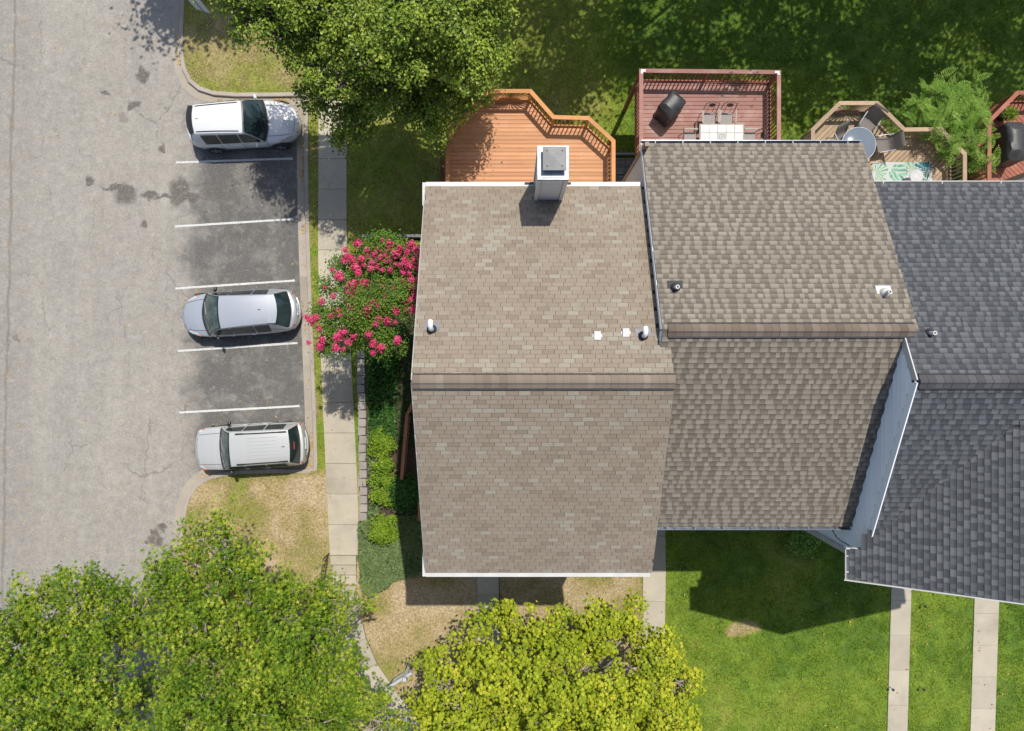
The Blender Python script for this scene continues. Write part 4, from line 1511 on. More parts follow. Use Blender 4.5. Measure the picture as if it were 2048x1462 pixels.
tc = W(1718, 288, ZD + .72)
gt = thing('glass_table', 'round blue grey glass patio table on the tan deck', 'table', (tc.x, tc.y, ZD))
MB().lathe([(0, .70), (.63, .70), (.645, .708), (.63, .716), (0, .716)], (0, 0, 0), 40).build('glass_top', 'tglass', gt, 30)
MB().tube([(.645 * math.cos(2 * math.pi * i / 40), .645 * math.sin(2 * math.pi * i / 40), .708) for i in range(41)], .016, 6, False).build('metal_rim', 'galv', gt, 40)
for k in range(4):
    a = math.pi / 4 + k * math.pi / 2
    MB().tube([(.5 * math.cos(a), .5 * math.sin(a), 0), (.42 * math.cos(a), .42 * math.sin(a), .4), (.55 * math.cos(a), .55 * math.sin(a), .69)], .018, 6).build('leg', 'galv', gt)
c = W(1742, 245, ZD + .45)
sling_chair('taupe sling chair facing the round glass table from the fan railing', (c.x - .1, c.y, ZD), R(-32))
c = W(1774, 289, ZD + .45)
sling_chair('taupe sling chair between the round glass table and the leaf rug', (c.x - .1, c.y + .0, ZD), R(-82))
c = W(1683, 277, ZD + .45)
sling_chair('taupe sling chair turned with its back to the brown roof side', (c.x + .05, c.y, ZD), R(28))

# leaf print rug: woven print, computed per vertex
rx0, rx1, ry0, ry1 = 14.08, 16.42, 6.3, 7.95
nx, ny = 190, 134
gx, gy = np.meshgrid(np.linspace(0, rx1 - rx0, nx), np.linspace(0, ry1 - ry0, ny))
colr = np.ones((ny, nx, 3)) * np.array((.38, .395, .38))
lg = np.random.default_rng(5)
for (cx, cy, rr, ang, kind, c) in ((.15, 1.25, .5, .5, 'fan', (.14, .25, .15)), (.85, 1.3, .55, -.5, 'mon', (.12, .24, .17)), (1.3, 1.6, .3, .3, 'mon', (.2, .32, .24)), (1.55, 1.35, .42, 1.6, 'fan', (.22, .33, .22)), (2.2, 1.3, .6, 2.6, 'fan', (.03, .12, .12)),
                                   (1.95, .55, .5, .9, 'mon', (.13, .26, .2)), (.35, .5, .45, .2, 'mon', (.1, .22, .14)), (1.1, .35, .5, 1.2, 'fan', (.16, .27, .17)), (.3, .95, .3, -1, 'mon', (.25, .36, .22)), (2.05, 1.6, .3, -2.2, 'mon', (.02, .1, .12))):
    dx, dy = gx - cx, gy - cy
    ca, sa = math.cos(ang), math.sin(ang)
    u, v = dx * ca + dy * sa, -dx * sa + dy * ca
    r = np.hypot(u, v)
    th = np.arctan2(v, u)
    if kind == 'fan':
        m = (r < rr * (.75 + .25 * np.cos(th * 2))) & (np.abs(th) < 2.2) & (np.sin(th * 17) > -.2)
    else:
        edge = rr * (.62 + .38 * np.cos(th)) * (1 - .0 * th)
        slits = (np.sin(v / rr * 0 + (np.abs(v) - .55 * u) / rr * 19) > -.55)
        m = (r < edge) & slits & (np.abs(v) > rr * .025)
    tone = .8 + .5 * lg.random() + .35 * np.sin(th * 9)
    colr[m] = np.clip(np.array(c) * tone[m][:, None], 0, 1)
idx = np.arange(nx * ny).reshape(ny, nx)
V = np.stack([gx + rx0, gy + ry0, np.full_like(gx, ZD + .012)], -1).reshape(-1, 3)
FA = np.stack([idx[:-1, :-1], idx[:-1, 1:], idx[1:, 1:], idx[1:, :-1]], -1).reshape(-1, 4)
rc = Vector(((rx0 + rx1) / 2, (ry0 + ry1) / 2, ZD))
me = np_mesh('outdoor_rug', V - np.array(rc), [FA], 'rug')
at = me.attributes.new('print', 'FLOAT_COLOR', 'POINT')
at.data.foreach_set('color', np.concatenate([colr.reshape(-1, 3), np.ones((nx * ny, 1))], 1).astype(np.float32).ravel())
tag(obj('outdoor_rug', me, None, rc), 'white outdoor rug printed with green tropical leaves on tan deck', 'rug')
c = W(1833, 352, ZD + .5)
t = thing('round_stool', 'small round white side table standing on the leaf rug', 'side table', (c.x, c.y, ZD + .012))
MB().lathe([(0, .46), (.26, .46), (.27, .48), (.26, .5), (0, .5)], (0, 0, 0), 28).build('table_top', 'stool', t, 40)
MB().lathe([(.16, 0), (.15, .02), (.05, .05), (.04, .44), (.08, .46)], (0, 0, 0), 20).build('pedestal', 'stool', t, 40)


# ------------------------------------------------------------------ vehicles
def interp(tab, x):
    return [float(np.interp(x, [t[0] for t in tab], [t[i] for t in tab])) for i in range(1, len(tab[0]))]


def make_car(name, label, loc, rz, S):
    """x forward. S: L, hw, body stations, greenhouse numbers, colours"""
    t = thing(name, label, 'car', loc, rz, 'cars parked in the stalls')
    L, hw = S['L'], S['hw']
    paint = S['paint']
    st = S['stations']     # (x from -1 rear to 1 front, half width factor, z bottom, z shoulder, z top)
    xs = sorted(set([s[0] for s in st] + list(np.linspace(-1, 1, 41))))
    rings = []

    def body(xn):
        w, zb, zs, zt = interp(st, xn)
        w *= hw
        half = [(0, zb), (w * .82, zb), (w * .95, zb + .07), (w * .985, zb + .2), (w, (zb + zs) / 2), (w * .99, zs - .14), (w * .965, zs - .05), (w * .91, zs), (w * .7, zs + (zt - zs) * .6), (w * .35, zt - .006), (0, zt)]
        return half
    for xn in xs:
        h = body(xn)
        ring = [(xn * L / 2, y, z) for y, z in h] + [(xn * L / 2, -y, z) for y, z in h[-2:0:-1]]
        rings.append(ring)
    MB().loft(rings).build('body', paint, t, 38)
    # sill and bumper cladding
    zsill = S.get('sill', .36)
    for s in (-1, 1):
        MB().box((0, s * hw * .985, zsill), (L * .56, .03, .12)).build('sill', S['clad'], t)
    # greenhouse
    wb, wt, rt, rb, zbelt, zroof, tum = S['wb'], S['wt'], S['rt'], S['rb'], S['zbelt'], S['zroof'], S['tumble']
    crown = S.get('crown', .035)

    def ztop(x):
        if x >= wb:
            return zbelt + .02
        if x > wt:
            u = (wb - x) / (wb - wt)
            return zbelt + .02 + (zroof - .05 - zbelt - .02) * (1 - (1 - u) ** 1.35)
        if x >= rt:
            u = (x - rt) / (wt - rt)
            return zroof - .05 + .05 * math.sin(math.pi * min(1, .12 + .88 * u)) - .02 * (1 - u)
        u = (rt - x) / (rt - rb)
        return ztop(rt + 1e-6) + (zbelt + .02 - ztop(rt + 1e-6)) * u ** S.get('rearpow', 1.2)

    def hb(x):
        w = interp(st, x / (L / 2))[0] * hw
        return w * .945

    def ht(x):
        tp = S.get('taper', .05) * max(0, min(1, (wt - x) / (wt - rt)))
        return hb(x) - (ztop(x) - zbelt) * (tum + tp) - .01
    gx = sorted(set(list(np.linspace(rb, wb, 46)) + [wt, rt]))
    rings = []
    for x in gx:
        z, b, c = ztop(x), hb(x), ht(x)
        half = [(b, zbelt - .1), (b, zbelt), (b + (c + .01 - b) * .5, zbelt + (z - zbelt) * .5), (c + .012, z - min(.07, (z - zbelt) * .5)), (c - .02, z - .022), (c - .09, z - .002), (c * .5, z + crown * .75), (0, z + crown)]
        rings.append([(x, y, zz) for y, zz in half] + [(x, -y, zz) for y, zz in half[-2::-1]])
    MB().loft(rings, closed=True).build('cabin', paint, t, 40)
    # glazing
    def patch(nm, fn, nu, nv, mat):
        m = MB()
        vs = [fn(i / nu, j / nv) for i in range(nu + 1) for j in range(nv + 1)]
        m.add(vs, [(i * (nv + 1) + j, (i + 1) * (nv + 1) + j, (i + 1) * (nv + 1) + j + 1, i * (nv + 1) + j + 1) for i in range(nu) for j in range(nv)])
        return m.build(nm, mat, t, 60)

    def top_patch(x0, x1, k0, k1, lift):
        def fn(u, v):
            x = x0 + (x1 - x0) * u
            # screens bow outwards in plan
            yy = (v * 2 - 1)
            c = (ht(x) - .03) * (k0 + (k1 - k0) * u)
            y = yy * c
            z = ztop(x) + crown * (1 - (y / max(ht(x), .1)) ** 2) * .95 + lift
            return (x + (.05 if x1 < x0 else -.04) * 0, y, z)
        return fn
    patch('windshield_trim', top_patch(wb + .02, wt - .035, 1.07, 1.02, .006), 14, 14, 'car_black')
    patch('windshield', top_patch(wb - .03, wt + .02, 1.02, .96, .014), 14, 14, S['wglass'])
    if S.get('cowl', True):
        patch('wiper_cowl', top_patch(wb + .03, wb - .1, 1.0, 1.0, .02), 3, 12, 'car_black')
    patch('rear_window_trim', top_patch(rb + .04 * (rt - rb), rt - .02 * (rt - rb), 1.02, 1.0, .006), 10, 14, 'car_black')
    patch('rear_window', top_patch(rb + .1 * (rt - rb), rt - .06 * (rt - rb), .97, .95, .014), 10, 14, 'glass')
    for s in (-1, 1):
        for (x0, x1) in S['side']:
            def fn(u, v, s=s, x0=x0, x1=x1):
                x = x0 + (x1 - x0) * u
                lo = zbelt + .03
                hi = max(lo + .01, min(ztop(x) - .075, zroof - .11))
                z = lo + (hi - lo) * v
                y = hb(x) - (z - zbelt) * (tum + S.get('taper', .05) * max(0, min(1, (wt - x) / (wt - rt)))) + .014
                return (x, s * y, z)
            patch('side_window', fn if s < 0 else (lambda u, v, f=fn: f(1 - u, v)), 12, 4, 'glass')
    # mirrors
    for s in (-1, 1):
        mx = S['mirror']
        yb = hb(mx)
        m = MB()
        rr = []
        for (o, sc) in ((.02, .25), (.06, .9), (.12, 1.0), (.19, .95), (.235, .6)):
            ring = []
            for k in range(10):
                a = 2 * math.pi * k / 10
                ring.append((mx + .085 * sc * math.cos(a) - o * .25, s * (yb + o), zbelt + .07 + .075 * sc * math.sin(a)))
            rr.append(ring if s > 0 else ring[::-1])
        m.loft(rr)
        m.build('side_mirror', S['mcol'], t, 50)
    # wheels
    for wx in S['wheels']:
        for s in (-1, 1):
            r = S['r']
            prof = [(.2, -.1), (r - .03, -.11), (r, -.08), (r, .08), (r - .03, .11), (.2, .1)]
            w = MB().lathe(prof, (wx, s * (hw - .1), r), 28, 'y').build('wheel', 'tyre', t, 40)
            rm = MB()
            rm.lathe([(.0, .0), (.21, -.0), (.235, s * .02), (.235, -s * .05), (0, -s * .05)], (wx, s * (hw + .0), r), 24, 'y')
            rm.build('rim', 'plastic', w)
            sp = MB()
            for k in range(5):
                a = 2 * math.pi * k / 5 + .3
                sp.bar((wx, s * (hw + .012), r), (wx + .22 * math.cos(a), s * (hw + .012), r + .22 * math.sin(a)), .07, .025, (0, 1, 0))
            sp.lathe([(.0, .016 * s), (.05, .016 * s), (.05, 0)], (wx, s * hw, r), 12, 'y')
            sp.build('spokes', 'rim', w)
            ar = MB()
            vs, n = [], 14
            for k in range(n + 1):
                a = math.pi * k / n
                for rad in (r + .02, r + .095):
                    vs.append((wx + rad * math.cos(a), s * (hw * interp(st, wx / (L / 2))[0] + .008), r + rad * math.sin(a) * .98 - .02))
            ar.add(vs, [(2 * k, 2 * k + 2, 2 * k + 3, 2 * k + 1) if s > 0 else (2 * k, 2 * k + 1, 2 * k + 3, 2 * k + 2) for k in range(n)])
            ar.build('wheel_arch', S['clad'], t)
    # lamps
    def lamp(nm, pts, mat, th=.05):
        """lens over four points, pushed a little out of the panel"""
        P = [Vector(p) for p in pts]
        c = sum(P, Vector()) / 4
        n = (P[1] - P[0]).cross(P[3] - P[0]).normalized()
        if n.dot(c - Vector((c.x * .8, 0, .5))) < 0:
            n = -n
        m = MB()
        m.add([p - n * .04 for p in P] + [p + n * .004 for p in P] + [c + (p - c) * .75 + n * .022 for p in P],
              [(0, 1, 5, 4), (1, 2, 6, 5), (2, 3, 7, 6), (3, 0, 4, 7), (4, 5, 9, 8), (5, 6, 10, 9), (6, 7, 11, 10), (7, 4, 8, 11), (8, 9, 10, 11)])
        m.build(nm, mat, t, 50)

    def surf(xn, k):
        """point on the body skin: k = index into the half section (may be fractional)"""
        h = body(xn)
        i = int(k)
        f = k - i
        y = h[i][0] + (h[min(i + 1, 10)][0] - h[i][0]) * f
        z = h[i][1] + (h[min(i + 1, 10)][1] - h[i][1]) * f
        return (xn * L / 2, y, z)
    for s in (-1, 1):
        fx0, fx1 = S['head']
        q = [surf(fx0, 6.2), surf(fx0, 7.3), surf(fx1, 7.5), surf(fx1, 5.6)]
        lamp('headlight', [(x + .012, s * (y + .006), z + .012) for x, y, z in q], 'lens')
        q = [surf(fx0 - .03, 6.0), surf(fx0 - .03, 6.8), surf(fx0 + .015, 6.8), surf(fx0 + .015, 6.0)]
        lamp('turn_signal', [(x + .01, s * (y + .012), z + .012) for x, y, z in q], 'amber')
        rx0, rx1 = S['tail']
        q = [surf(rx0, 5.2), surf(rx0, 7.2), surf(rx1, 7.6), surf(rx1, 5.2)]
        lamp('taillight', [(x - .012, s * (y + .008), z + .014) for x, y, z in q], 'tail')
        for hx in S['handles']:
            yb = interp(st, hx / (L / 2))[0] * hw
            MB().box((hx, s * (yb * .985 + .012), zbelt - .12), (.19, .035, .035)).build('door_handle', S.get('hcol', paint), t)
        # rails
        if S.get('rails'):
            a, b = S['rails']
            pts = [(x, s * (ht(x) - .085), ztop(x) + S.get('railz', .03)) for x in np.linspace(a, b, 12)]
            MB().tube(pts, .02, 6).build('roof_rail', 'car_black', t)
            if S.get('feet'):
                for x in (a, b):
                    MB().box((x, s * (ht(x) - .085), ztop(x) + .02), (.34, .05, .06)).build('rail_foot', 'car_black', t)
    for s in (-1, 1):
        MB().tube([tuple(Vector(surf(xn, 8)) * 1 + Vector((0, 0, .004))) if s > 0 else (surf(xn, 8)[0], -surf(xn, 8)[1], surf(xn, 8)[2] + .004) for xn in np.linspace(S['wb'] / (L / 2) + .02, .9, 10)], .009, 5).build('hood_seam', 'car_black', t)
        for dx in S['doors']:
            xn = dx / (L / 2)
            MB().tube([(dx, s * (surf(xn, k_)[1] + .003), surf(xn, k_)[2]) for k_ in (2, 3, 4, 5, 6, 7)], .008, 5).build('door_seam', 'car_black', t)
    MB().tube([(surf(.93, k_)[0], sg_ * surf(.93, k_)[1], surf(.93, k_)[2] + .003) for k_, sg_ in ((7.4, 1), (8.5, 1), (9.5, 1), (9.5, -1), (8.5, -1), (7.4, -1))], .008, 5).build('hood_seam', 'car_black', t)
    for (wy0, wy1) in ((.1, .62), (-.5, .02)):
        x_ = S['wb'] - .12
        MB().tube([(x_ + .02, wy0, ztop(x_) + crown + .03), (x_ - .12, wy1, ztop(x_ - .12) + crown * .7 + .03)], .011, 5).build('wiper', 'car_black', t)
    # grille and bumpers
    MB().box((L / 2 - .05, 0, .58), (.06, hw * .95, .2)).build('grille', 'car_black', t)
    MB().lathe([(0, 0), (.055, 0), (.055, .02), (0, .02)], (L / 2 - .06, 0, .74), 12).build('emblem', 'chrome', t)
    m = MB()
    rr = []
    for k in range(-8, 9):
        y = k / 8 * hw * .86
        x = -L / 2 - .03 + .16 * abs(k / 8) ** 3
        rr.append([(x, y, .42), (x - .02, y, .5), (x - .01, y, .6), (x + .1, y, .62), (x + .1, y, .42)])
    m.loft(rr)
    m.build('rear_bumper', S['bump'], t, 45)
    MB().box((-L / 2 - .0, 0, .78), (.03, .5, .12)).build('licence_plate', 'sign', t)
    MB().lathe([(0, 0), (.05, 0), (.05, .015), (0, .015)], (-L / 2 + .035, 0, .93), 12).build('emblem', 'chrome', t)
    # fin antenna
    m = MB()
    ax = S['antenna']
    zz = ztop(ax) + crown
    m.add([(ax + .09, 0, zz), (ax - .07, -.022, zz), (ax - .07, .022, zz), (ax - .07, 0, zz + .07)], [(0, 1, 3), (0, 3, 2), (1, 2, 3)])
    m.build('antenna', S['acol'], t)
    S['fns'] = (ztop, ht, hb, crown)
    if S.get('spoiler'):
        x0, x1 = S['spoiler']
        def fn(u, v):
            x = x0 + (x1 - x0) * u
            y = (v * 2 - 1) * (ht(rt) - .04 + .03 * u)
            return (x - .03 * (1 - (v * 2 - 1) ** 2) * u, y, ztop(x0) + crown * (1 - (v * 2 - 1) ** 2) + .028 - .03 * u)
        m = MB()
        nu, nv = 4, 12
        top = [fn(i / nu, j / nv) for i in range(nu + 1) for j in range(nv + 1)]
        bot = [(x, y, z - .045) for x, y, z in top]
        k = len(top)
        fs = []
        for i in range(nu):
            for j in range(nv):
                a = i * (nv + 1) + j
                fs += [(a, a + 1, a + nv + 2, a + nv + 1), (k + a, k + a + nv + 1, k + a + nv + 2, k + a + 1)]
        for j in range(nv):
            a = nu * (nv + 1) + j
            fs.append((a, a + 1, k + a + 1, k + a))
        m.add(top + bot, fs)
        m.build('spoiler', S['spcol'], t, 50)
    # panels bow in plan: nose and screens curve back towards the sides
    kf, kr = S.get('bow', (.3, .14))
    for ch in list(t.children):
        for o in [ch] + list(ch.children):
            if o.name.split('.')[0] in ('wheel', 'rim', 'spokes', 'wheel_arch', 'door_seam', 'sill'):
                continue
            for v in o.data.vertices:
                x, y = v.co.x, v.co.y
                q = min(1.0, abs(x) / (L / 2)) * (min(abs(y), hw) / hw) ** 2
                v.co.x = x - (kf if x > 0 else -kr) * q
    return t, S


base_st = [(-1.0, .70, .50, .78, .82), (-.985, .82, .44, .93, .97), (-.95, .905, .38, 1.0, 1.03), (-.88, .955, .32, 1.02, 1.05), (-.7, .99, .27, 1.01, 1.04), (-.3, 1.0, .24, .98, 1.02), (.1, 1.0, .24, .97, 1.02),
           (.4, 1.0, .24, .965, 1.05), (.55, .995, .26, .95, 1.05), (.72, .98, .28, .91, 1.0), (.84, .945, .3, .86, .94), (.92, .89, .3, .80, .87), (.97, .79, .32, .70, .76), (.99, .68, .36, .60, .66), (1.0, .55, .42, .54, .58)]
round_st = [(a, {-1.0: .6, -.985: .74, -.95: .87, -.88: .935, .72: .965, .84: .90, .92: .80, .97: .66, .99: .52, 1.0: .36}.get(a, b), c, d, e) for a, b, c, d, e in base_st]
white = dict(L=4.7, hw=.93, stations=round_st, paint='car_white', clad='plastic', wb=1.13, wt=.30, rt=-1.85, rb=-2.2, zbelt=1.02, zroof=1.68, tumble=.30, rearpow=1.5,
             wglass='glass', side=[(.02, .92), (-.88, -.03), (-1.62, -.93)], mirror=.82, mcol='car_white', wheels=(1.42, -1.36), r=.36, head=(.80, .93), tail=(-.985, -.90), handles=(.15, -.75), rails=(.1, -1.7), railz=.01,
             bump='plastic', antenna=-1.55, acol='car_white', bow=(.42, .2), taper=.1, spoiler=(-1.78, -2.0), spcol='car_black', doors=(1.0, -.02, -.92))
p = W(487, 253, .8)
make_car('white_suv', 'white suv with black rear spoiler parked by the curved kerb', (-11.36, 10.22, 0), R(3.2), white)
sil_st = round_st
silver = dict(L=5.0, hw=.95, stations=sil_st, paint='car_silver', clad='plastic', wb=1.42, wt=.55, rt=-1.62, rb=-2.33, zbelt=1.0, zroof=1.66, tumble=.33, rearpow=1.25,
              wglass='glass_w', side=[(.2, 1.1), (-.85, .15), (-1.55, -.9)], mirror=1.02, mcol='car_black', wheels=(1.55, -1.45), r=.36, head=(.78, .92), tail=(-.985, -.84), handles=(.3, -.7), hcol='chrome',
              bump='chrome', antenna=-1.15, acol='car_black', bow=(.42, .26), taper=.12, spoiler=(-1.5, -1.86), spcol='car_silver', doors=(1.15, .17, -.88))
make_car('silver_suv', 'silver blue suv with rounded tail parked between two white lines', (-11.55, 2.22, 0), R(183.8), silver)
jst = [(-1.0, .84, .48, .86, .90), (-.985, .92, .42, 1.0, 1.04), (-.95, .96, .36, 1.05, 1.08), (-.85, .985, .32, 1.05, 1.08), (-.6, 1.0, .3, 1.04, 1.07), (.1, 1.0, .3, 1.03, 1.07), (.42, 1.0, .3, 1.02, 1.09),
       (.6, .99, .3, 1.0, 1.07), (.8, .97, .32, .96, 1.03), (.9, .94, .34, .92, .99), (.96, .89, .36, .84, .9), (.99, .82, .4, .7, .76), (1.0, .74, .45, .62, .66)]
jeep = dict(L=4.72, hw=.935, stations=jst, paint='car_grey', clad='car_grey', wb=1.12, wt=.52, rt=-1.98, rb=-2.24, zbelt=1.08, zroof=1.78, tumble=.24, rearpow=1.0, crown=.03,
            wglass='glass_w', side=[(.0, .78), (-.92, -.06), (-1.78, -.99)], mirror=.78, mcol='car_black', wheels=(1.4, -1.35), r=.37, head=(.86, .95), tail=(-.985, -.91), handles=(.1, -.8), rails=(.05, -1.75), railz=.05, feet=True,
            bump='bumper', antenna=-1.7, acol='car_black', bow=(.2, .12), taper=.03, doors=(.95, -.03, -.95))
tj, sj = make_car('grey_suv', 'light grey boxy suv with ribbed roof and black roof rails', (-11.08, -3.42, 0), R(183.4), jeep)
zt_, ht_, hb_, cr_ = sj['fns']
for k in range(7):
    y = -.42 + .14 * k
    MB().tube([(x, y, zt_(x) + cr_ * (1 - (y / ht_(x)) ** 2) + .004) for x in np.linspace(-.25, -1.45, 8)], .011, 6).build('roof_rib', 'car_grey', tj)
MB().box((-2.13, 0, 1.62), (.03, .3, .05)).build('brake_light', 'tail', tj)

# ------------------------------------------------------------------ walls, rails, posts
# retaining wall of stacked blocks beside the sidewalk
rw = thing('retaining_wall', 'low grey block retaining wall between sidewalk and planting bed', 'wall', (-6.3, -1.5, .1))
gw = np.random.default_rng(3)
ya, yb = .65, -6.55
n = 20
for i in range(n):
    y0 = ya + (yb - ya) * i / n
    y1 = ya + (yb - ya) * (i + 1) / n
    xc = np.interp((y0 + y1) / 2, [-6.6, .65], [-6.24, -6.36])
    top = .95 + gw.uniform(-.012, .012)
    dx = gw.uniform(-.025, .025)
    MB().prism([(xc - .17 + dx, y1 + .008), (xc + .14 + dx, y1 + .03), (xc + .14 + dx, y0 - .03), (xc - .17 + dx, y0 - .008)], top - .16, top).build('block', 'block', rw, off=rw.location)
    for r_ in range(1, 5):
        MB().prism([(xc - .14, y1 + .006), (xc + .14, y1 + .006), (xc + .14, y0 - .006), (xc - .14, y0 - .006)], top - .165 * (r_ + 1), top - .165 * r_ - .006).build('block', 'block', rw, off=rw.location)
# timber edge at the top of the bed
ce = thing('timber_edging', 'grey timber edging wall between back lawn and flowering tree bed', 'wall', (-4.5, 5.42, .1))
for i, (x0, x1) in enumerate(((-6.3, -4.62), (-4.6, -2.4))):
    MB().box(((x0 + x1) / 2, 5.46, .93), (x1 - x0, .12, .14)).build('timber', 'grey_wood', ce, off=ce.location)
    MB().box(((x0 + x1) / 2, 5.46, .46), (x1 - x0, .1, .78)).build('timber', 'grey_wood', ce, off=ce.location)


def wood_rail(name, label, pts, zt, mat):
    t = thing(name, label, 'railing', (*pts[0][:2], tzf(*pts[0][:2])))
    off = t.location
    for a, b in zip(pts[:-1], pts[1:]):
        A, B = Vector((*a, zt)), Vector((*b, zt))
        MB().bar(A, B, .13, .04).build('rail_cap', mat, t, off=off)
        d = (B - A)
        L = d.length
        MB().bar(A - Vector((0, 0, .09)), B - Vector((0, 0, .09)), .04, .085).build('rail', mat, t, off=off)
        MB().bar(A - Vector((0, 0, .85)), B - Vector((0, 0, .85)), .04, .085).build('rail', mat, t, off=off)
        k = max(1, int(L / .14))
        for j in range(1, k):
            c = A.lerp(B, j / k)
            MB().box((c.x, c.y, zt - .47), (.035, .035, .74)).build('baluster', mat, t, off=off)
        for j in range(0, max(1, int(L / 1.6)) + 1):
            c = A.lerp(B, j / max(1, int(L / 1.6)))
            z0 = tzf(c.x, c.y) - .1
            MB().box((c.x, c.y, (z0 + zt - .03) / 2), (.09, .09, zt - .03 - z0)).build('post', mat, t, off=off)
    return t


zt = 1.95
pa = [W(830, 796, zt), W(814, 830, zt), W(803, 958, zt)]
wood_rail('wooden_railing', 'long brown wooden railing bending towards the side of the tan roof', [(p.x, p.y) for p in pa], zt, 'stair')
pa = [W(839, 1004, zt), W(839, 1040, zt)]
wood_rail('wooden_railing', 'short brown wooden railing stub by the shaded shrub', [(p.x, p.y) for p in pa], zt, 'stair')

# handrail at the sidewalk steps
pa, pb = W(655, 1114, 1.35), W(645, 1188, 1.95)
hr = thing('step_handrail', 'slanted dark metal handrail with balusters beside the sidewalk steps', 'railing', (pa.x, pa.y, .4))
off = hr.location
A, B = Vector((-7.84, -8.05, 1.3)), Vector((-7.93, -9.75, 1.98))
MB().bar(A, B, .05, .03).build('top_rail', 'steel', hr, off=off)
MB().bar(A - Vector((0, 0, .75)), B - Vector((0, 0, .75)), .04, .03).build('bottom_rail', 'steel', hr, off=off)
for i in range(15):
    c = A.lerp(B, i / 14)
    big = i in (0, 7, 14)
    MB().box((c.x, c.y, c.z - .42), (.04 if big else .02, .04 if big else .02, .9 if big else .74)).build('post' if big else 'baluster', 'steel', hr, off=off)
# black handrail by the end house walk
hx = -.52
hb = thing('entry_handrail', 'thin black handrail along the end house front walk', 'railing', (hx, -9, 1.0))
MB().tube([(hx, -8.3, 1.95), (hx, -9.5, 1.95), (hx, -9.55, 1.9), (hx, -9.55, .9)], .02, 8).build('rail', 'steel', hb, off=hb.location)
MB().tube([(hx, -8.35, 1.93), (hx, -8.35, .9)], .018, 8).build('post', 'steel', hb, off=hb.location)

# two-panel sign at the island
b = W(424, 42, .12)
sg = thing('notice_sign', 'two pale blue white sign panels on a thin post beside the kerb', 'sign', (b.x, b.y, .1))
MB().tube([(0, 0, 0), (0, .0, 2.1)], .025, 8).build('post', 'galv', sg)
for s in (-1, 1):
    MB().box((s * .16 - .02, .03 - s * .05, 1.42), (.29, .025, 1.25), R(-14)).build('sign_panel', 'sign', sg)
# yard sign post with an arm
b = W(823, 1318, 1.07)
ys = thing('yard_sign_post', 'white yard sign post with arm and hanging panel beside the yellow green tree', 'sign post', (b.x, b.y, 1.0))
MB().box((0, 0, .95), (.11, .11, 1.9)).build('post', 'post', ys)
ra = R(212)
ux = Vector((math.cos(ra), math.sin(ra), 0))
MB().bar(ux * -.28 + Vector((0, 0, 1.66)), ux * .8 + Vector((0, 0, 1.66)), .1, .1).build('arm', 'post', ys)
MB().box((0, 0, 1.94), (.15, .15, .06)).build('post_cap', 'post', ys)
nv = Vector((-ux.y, ux.x, 0))
MB().bar(ux * .12 + nv * .06 + Vector((0, 0, 1.22)), ux * .76 + nv * .06 + Vector((0, 0, 1.22)), .02, .6).build('sign_panel', 'sign', ys)
for d in (.2, .66):
    MB().tube([tuple(ux * d + Vector((0, 0, 1.62))), tuple(ux * d + nv * .06 + Vector((0, 0, 1.5)))], .008, 5).build('hook', 'cable', ys)

# stake lights
for (px, py, lb) in ((1367, 1133, 'small black stake light on shaded grass below the brown roof'), (1840, 1207, 'small black stake light in grass by the walk, beside the slate roof'),
                     (1837, 1371, 'small black stake light standing off the walk edge in grass'), (1776, 1371, 'small black stake light touching the edge of the walk')):
    z = 1.35
    p = W(px, py, z)
    zg = tzf(p.x, p.y)
    t = thing('stake_light', lb, 'garden light', (p.x, p.y, zg), 0, 'stake lights in the front lawn')
    MB().tube([(0, 0, -.05), (0, 0, .3)], .012, 6).build('stake', 'lamp_black', t)
    MB().lathe([(.02, .26), (.052, .30), (.055, .33), (.035, .36), (0, .37)], (0, 0, 0), 14).build('lamp_head', 'lamp_black', t, 40)

#PART3

# ------------------------------------------------------------------ plants
OVAL = ([(0, 0, 0), (.33, .28, .09), (.36, .6, .09), (0, 1, -.05), (-.36, .6, .09), (-.33, .28, .09)], [(0, 1, 2, 3), (0, 3, 4, 5)])
SLIM = ([(0, 0, 0), (.16, .4, .04), (0, 1, -.08), (-.16, .4, .04)], [(0, 1, 2, 3)])


def star_template(lobes=5, inner=.36):
    v = []
    for i in range(lobes * 2):
        a = -math.pi / 2 + 2 * math.pi * (i + 1) / (lobes * 2)
        r = .52 if i % 2 == 0 else .52 * inner
        r *= 1.0 if i % 2 else (1.08 if abs(a - math.pi / 2) < .3 else .95)
        v.append((r * math.cos(a), .45 + r * math.sin(a), -.12 if i % 2 == 0 else .03))
    return v, [tuple(range(lobes * 2))]


STAR = star_template()
MAPLE = star_template(5, .62)


def leaf_mesh(name, C, Nrm, size, tmpl, mat, g, off):
    U, V, N = frames(Nrm, g)
    sc = np.stack([size, size, size], 1)
    return instance(name, tmpl[0], tmpl[1], C - np.array(off) - V * size[:, None] * .45, U, V, N, sc, mat)


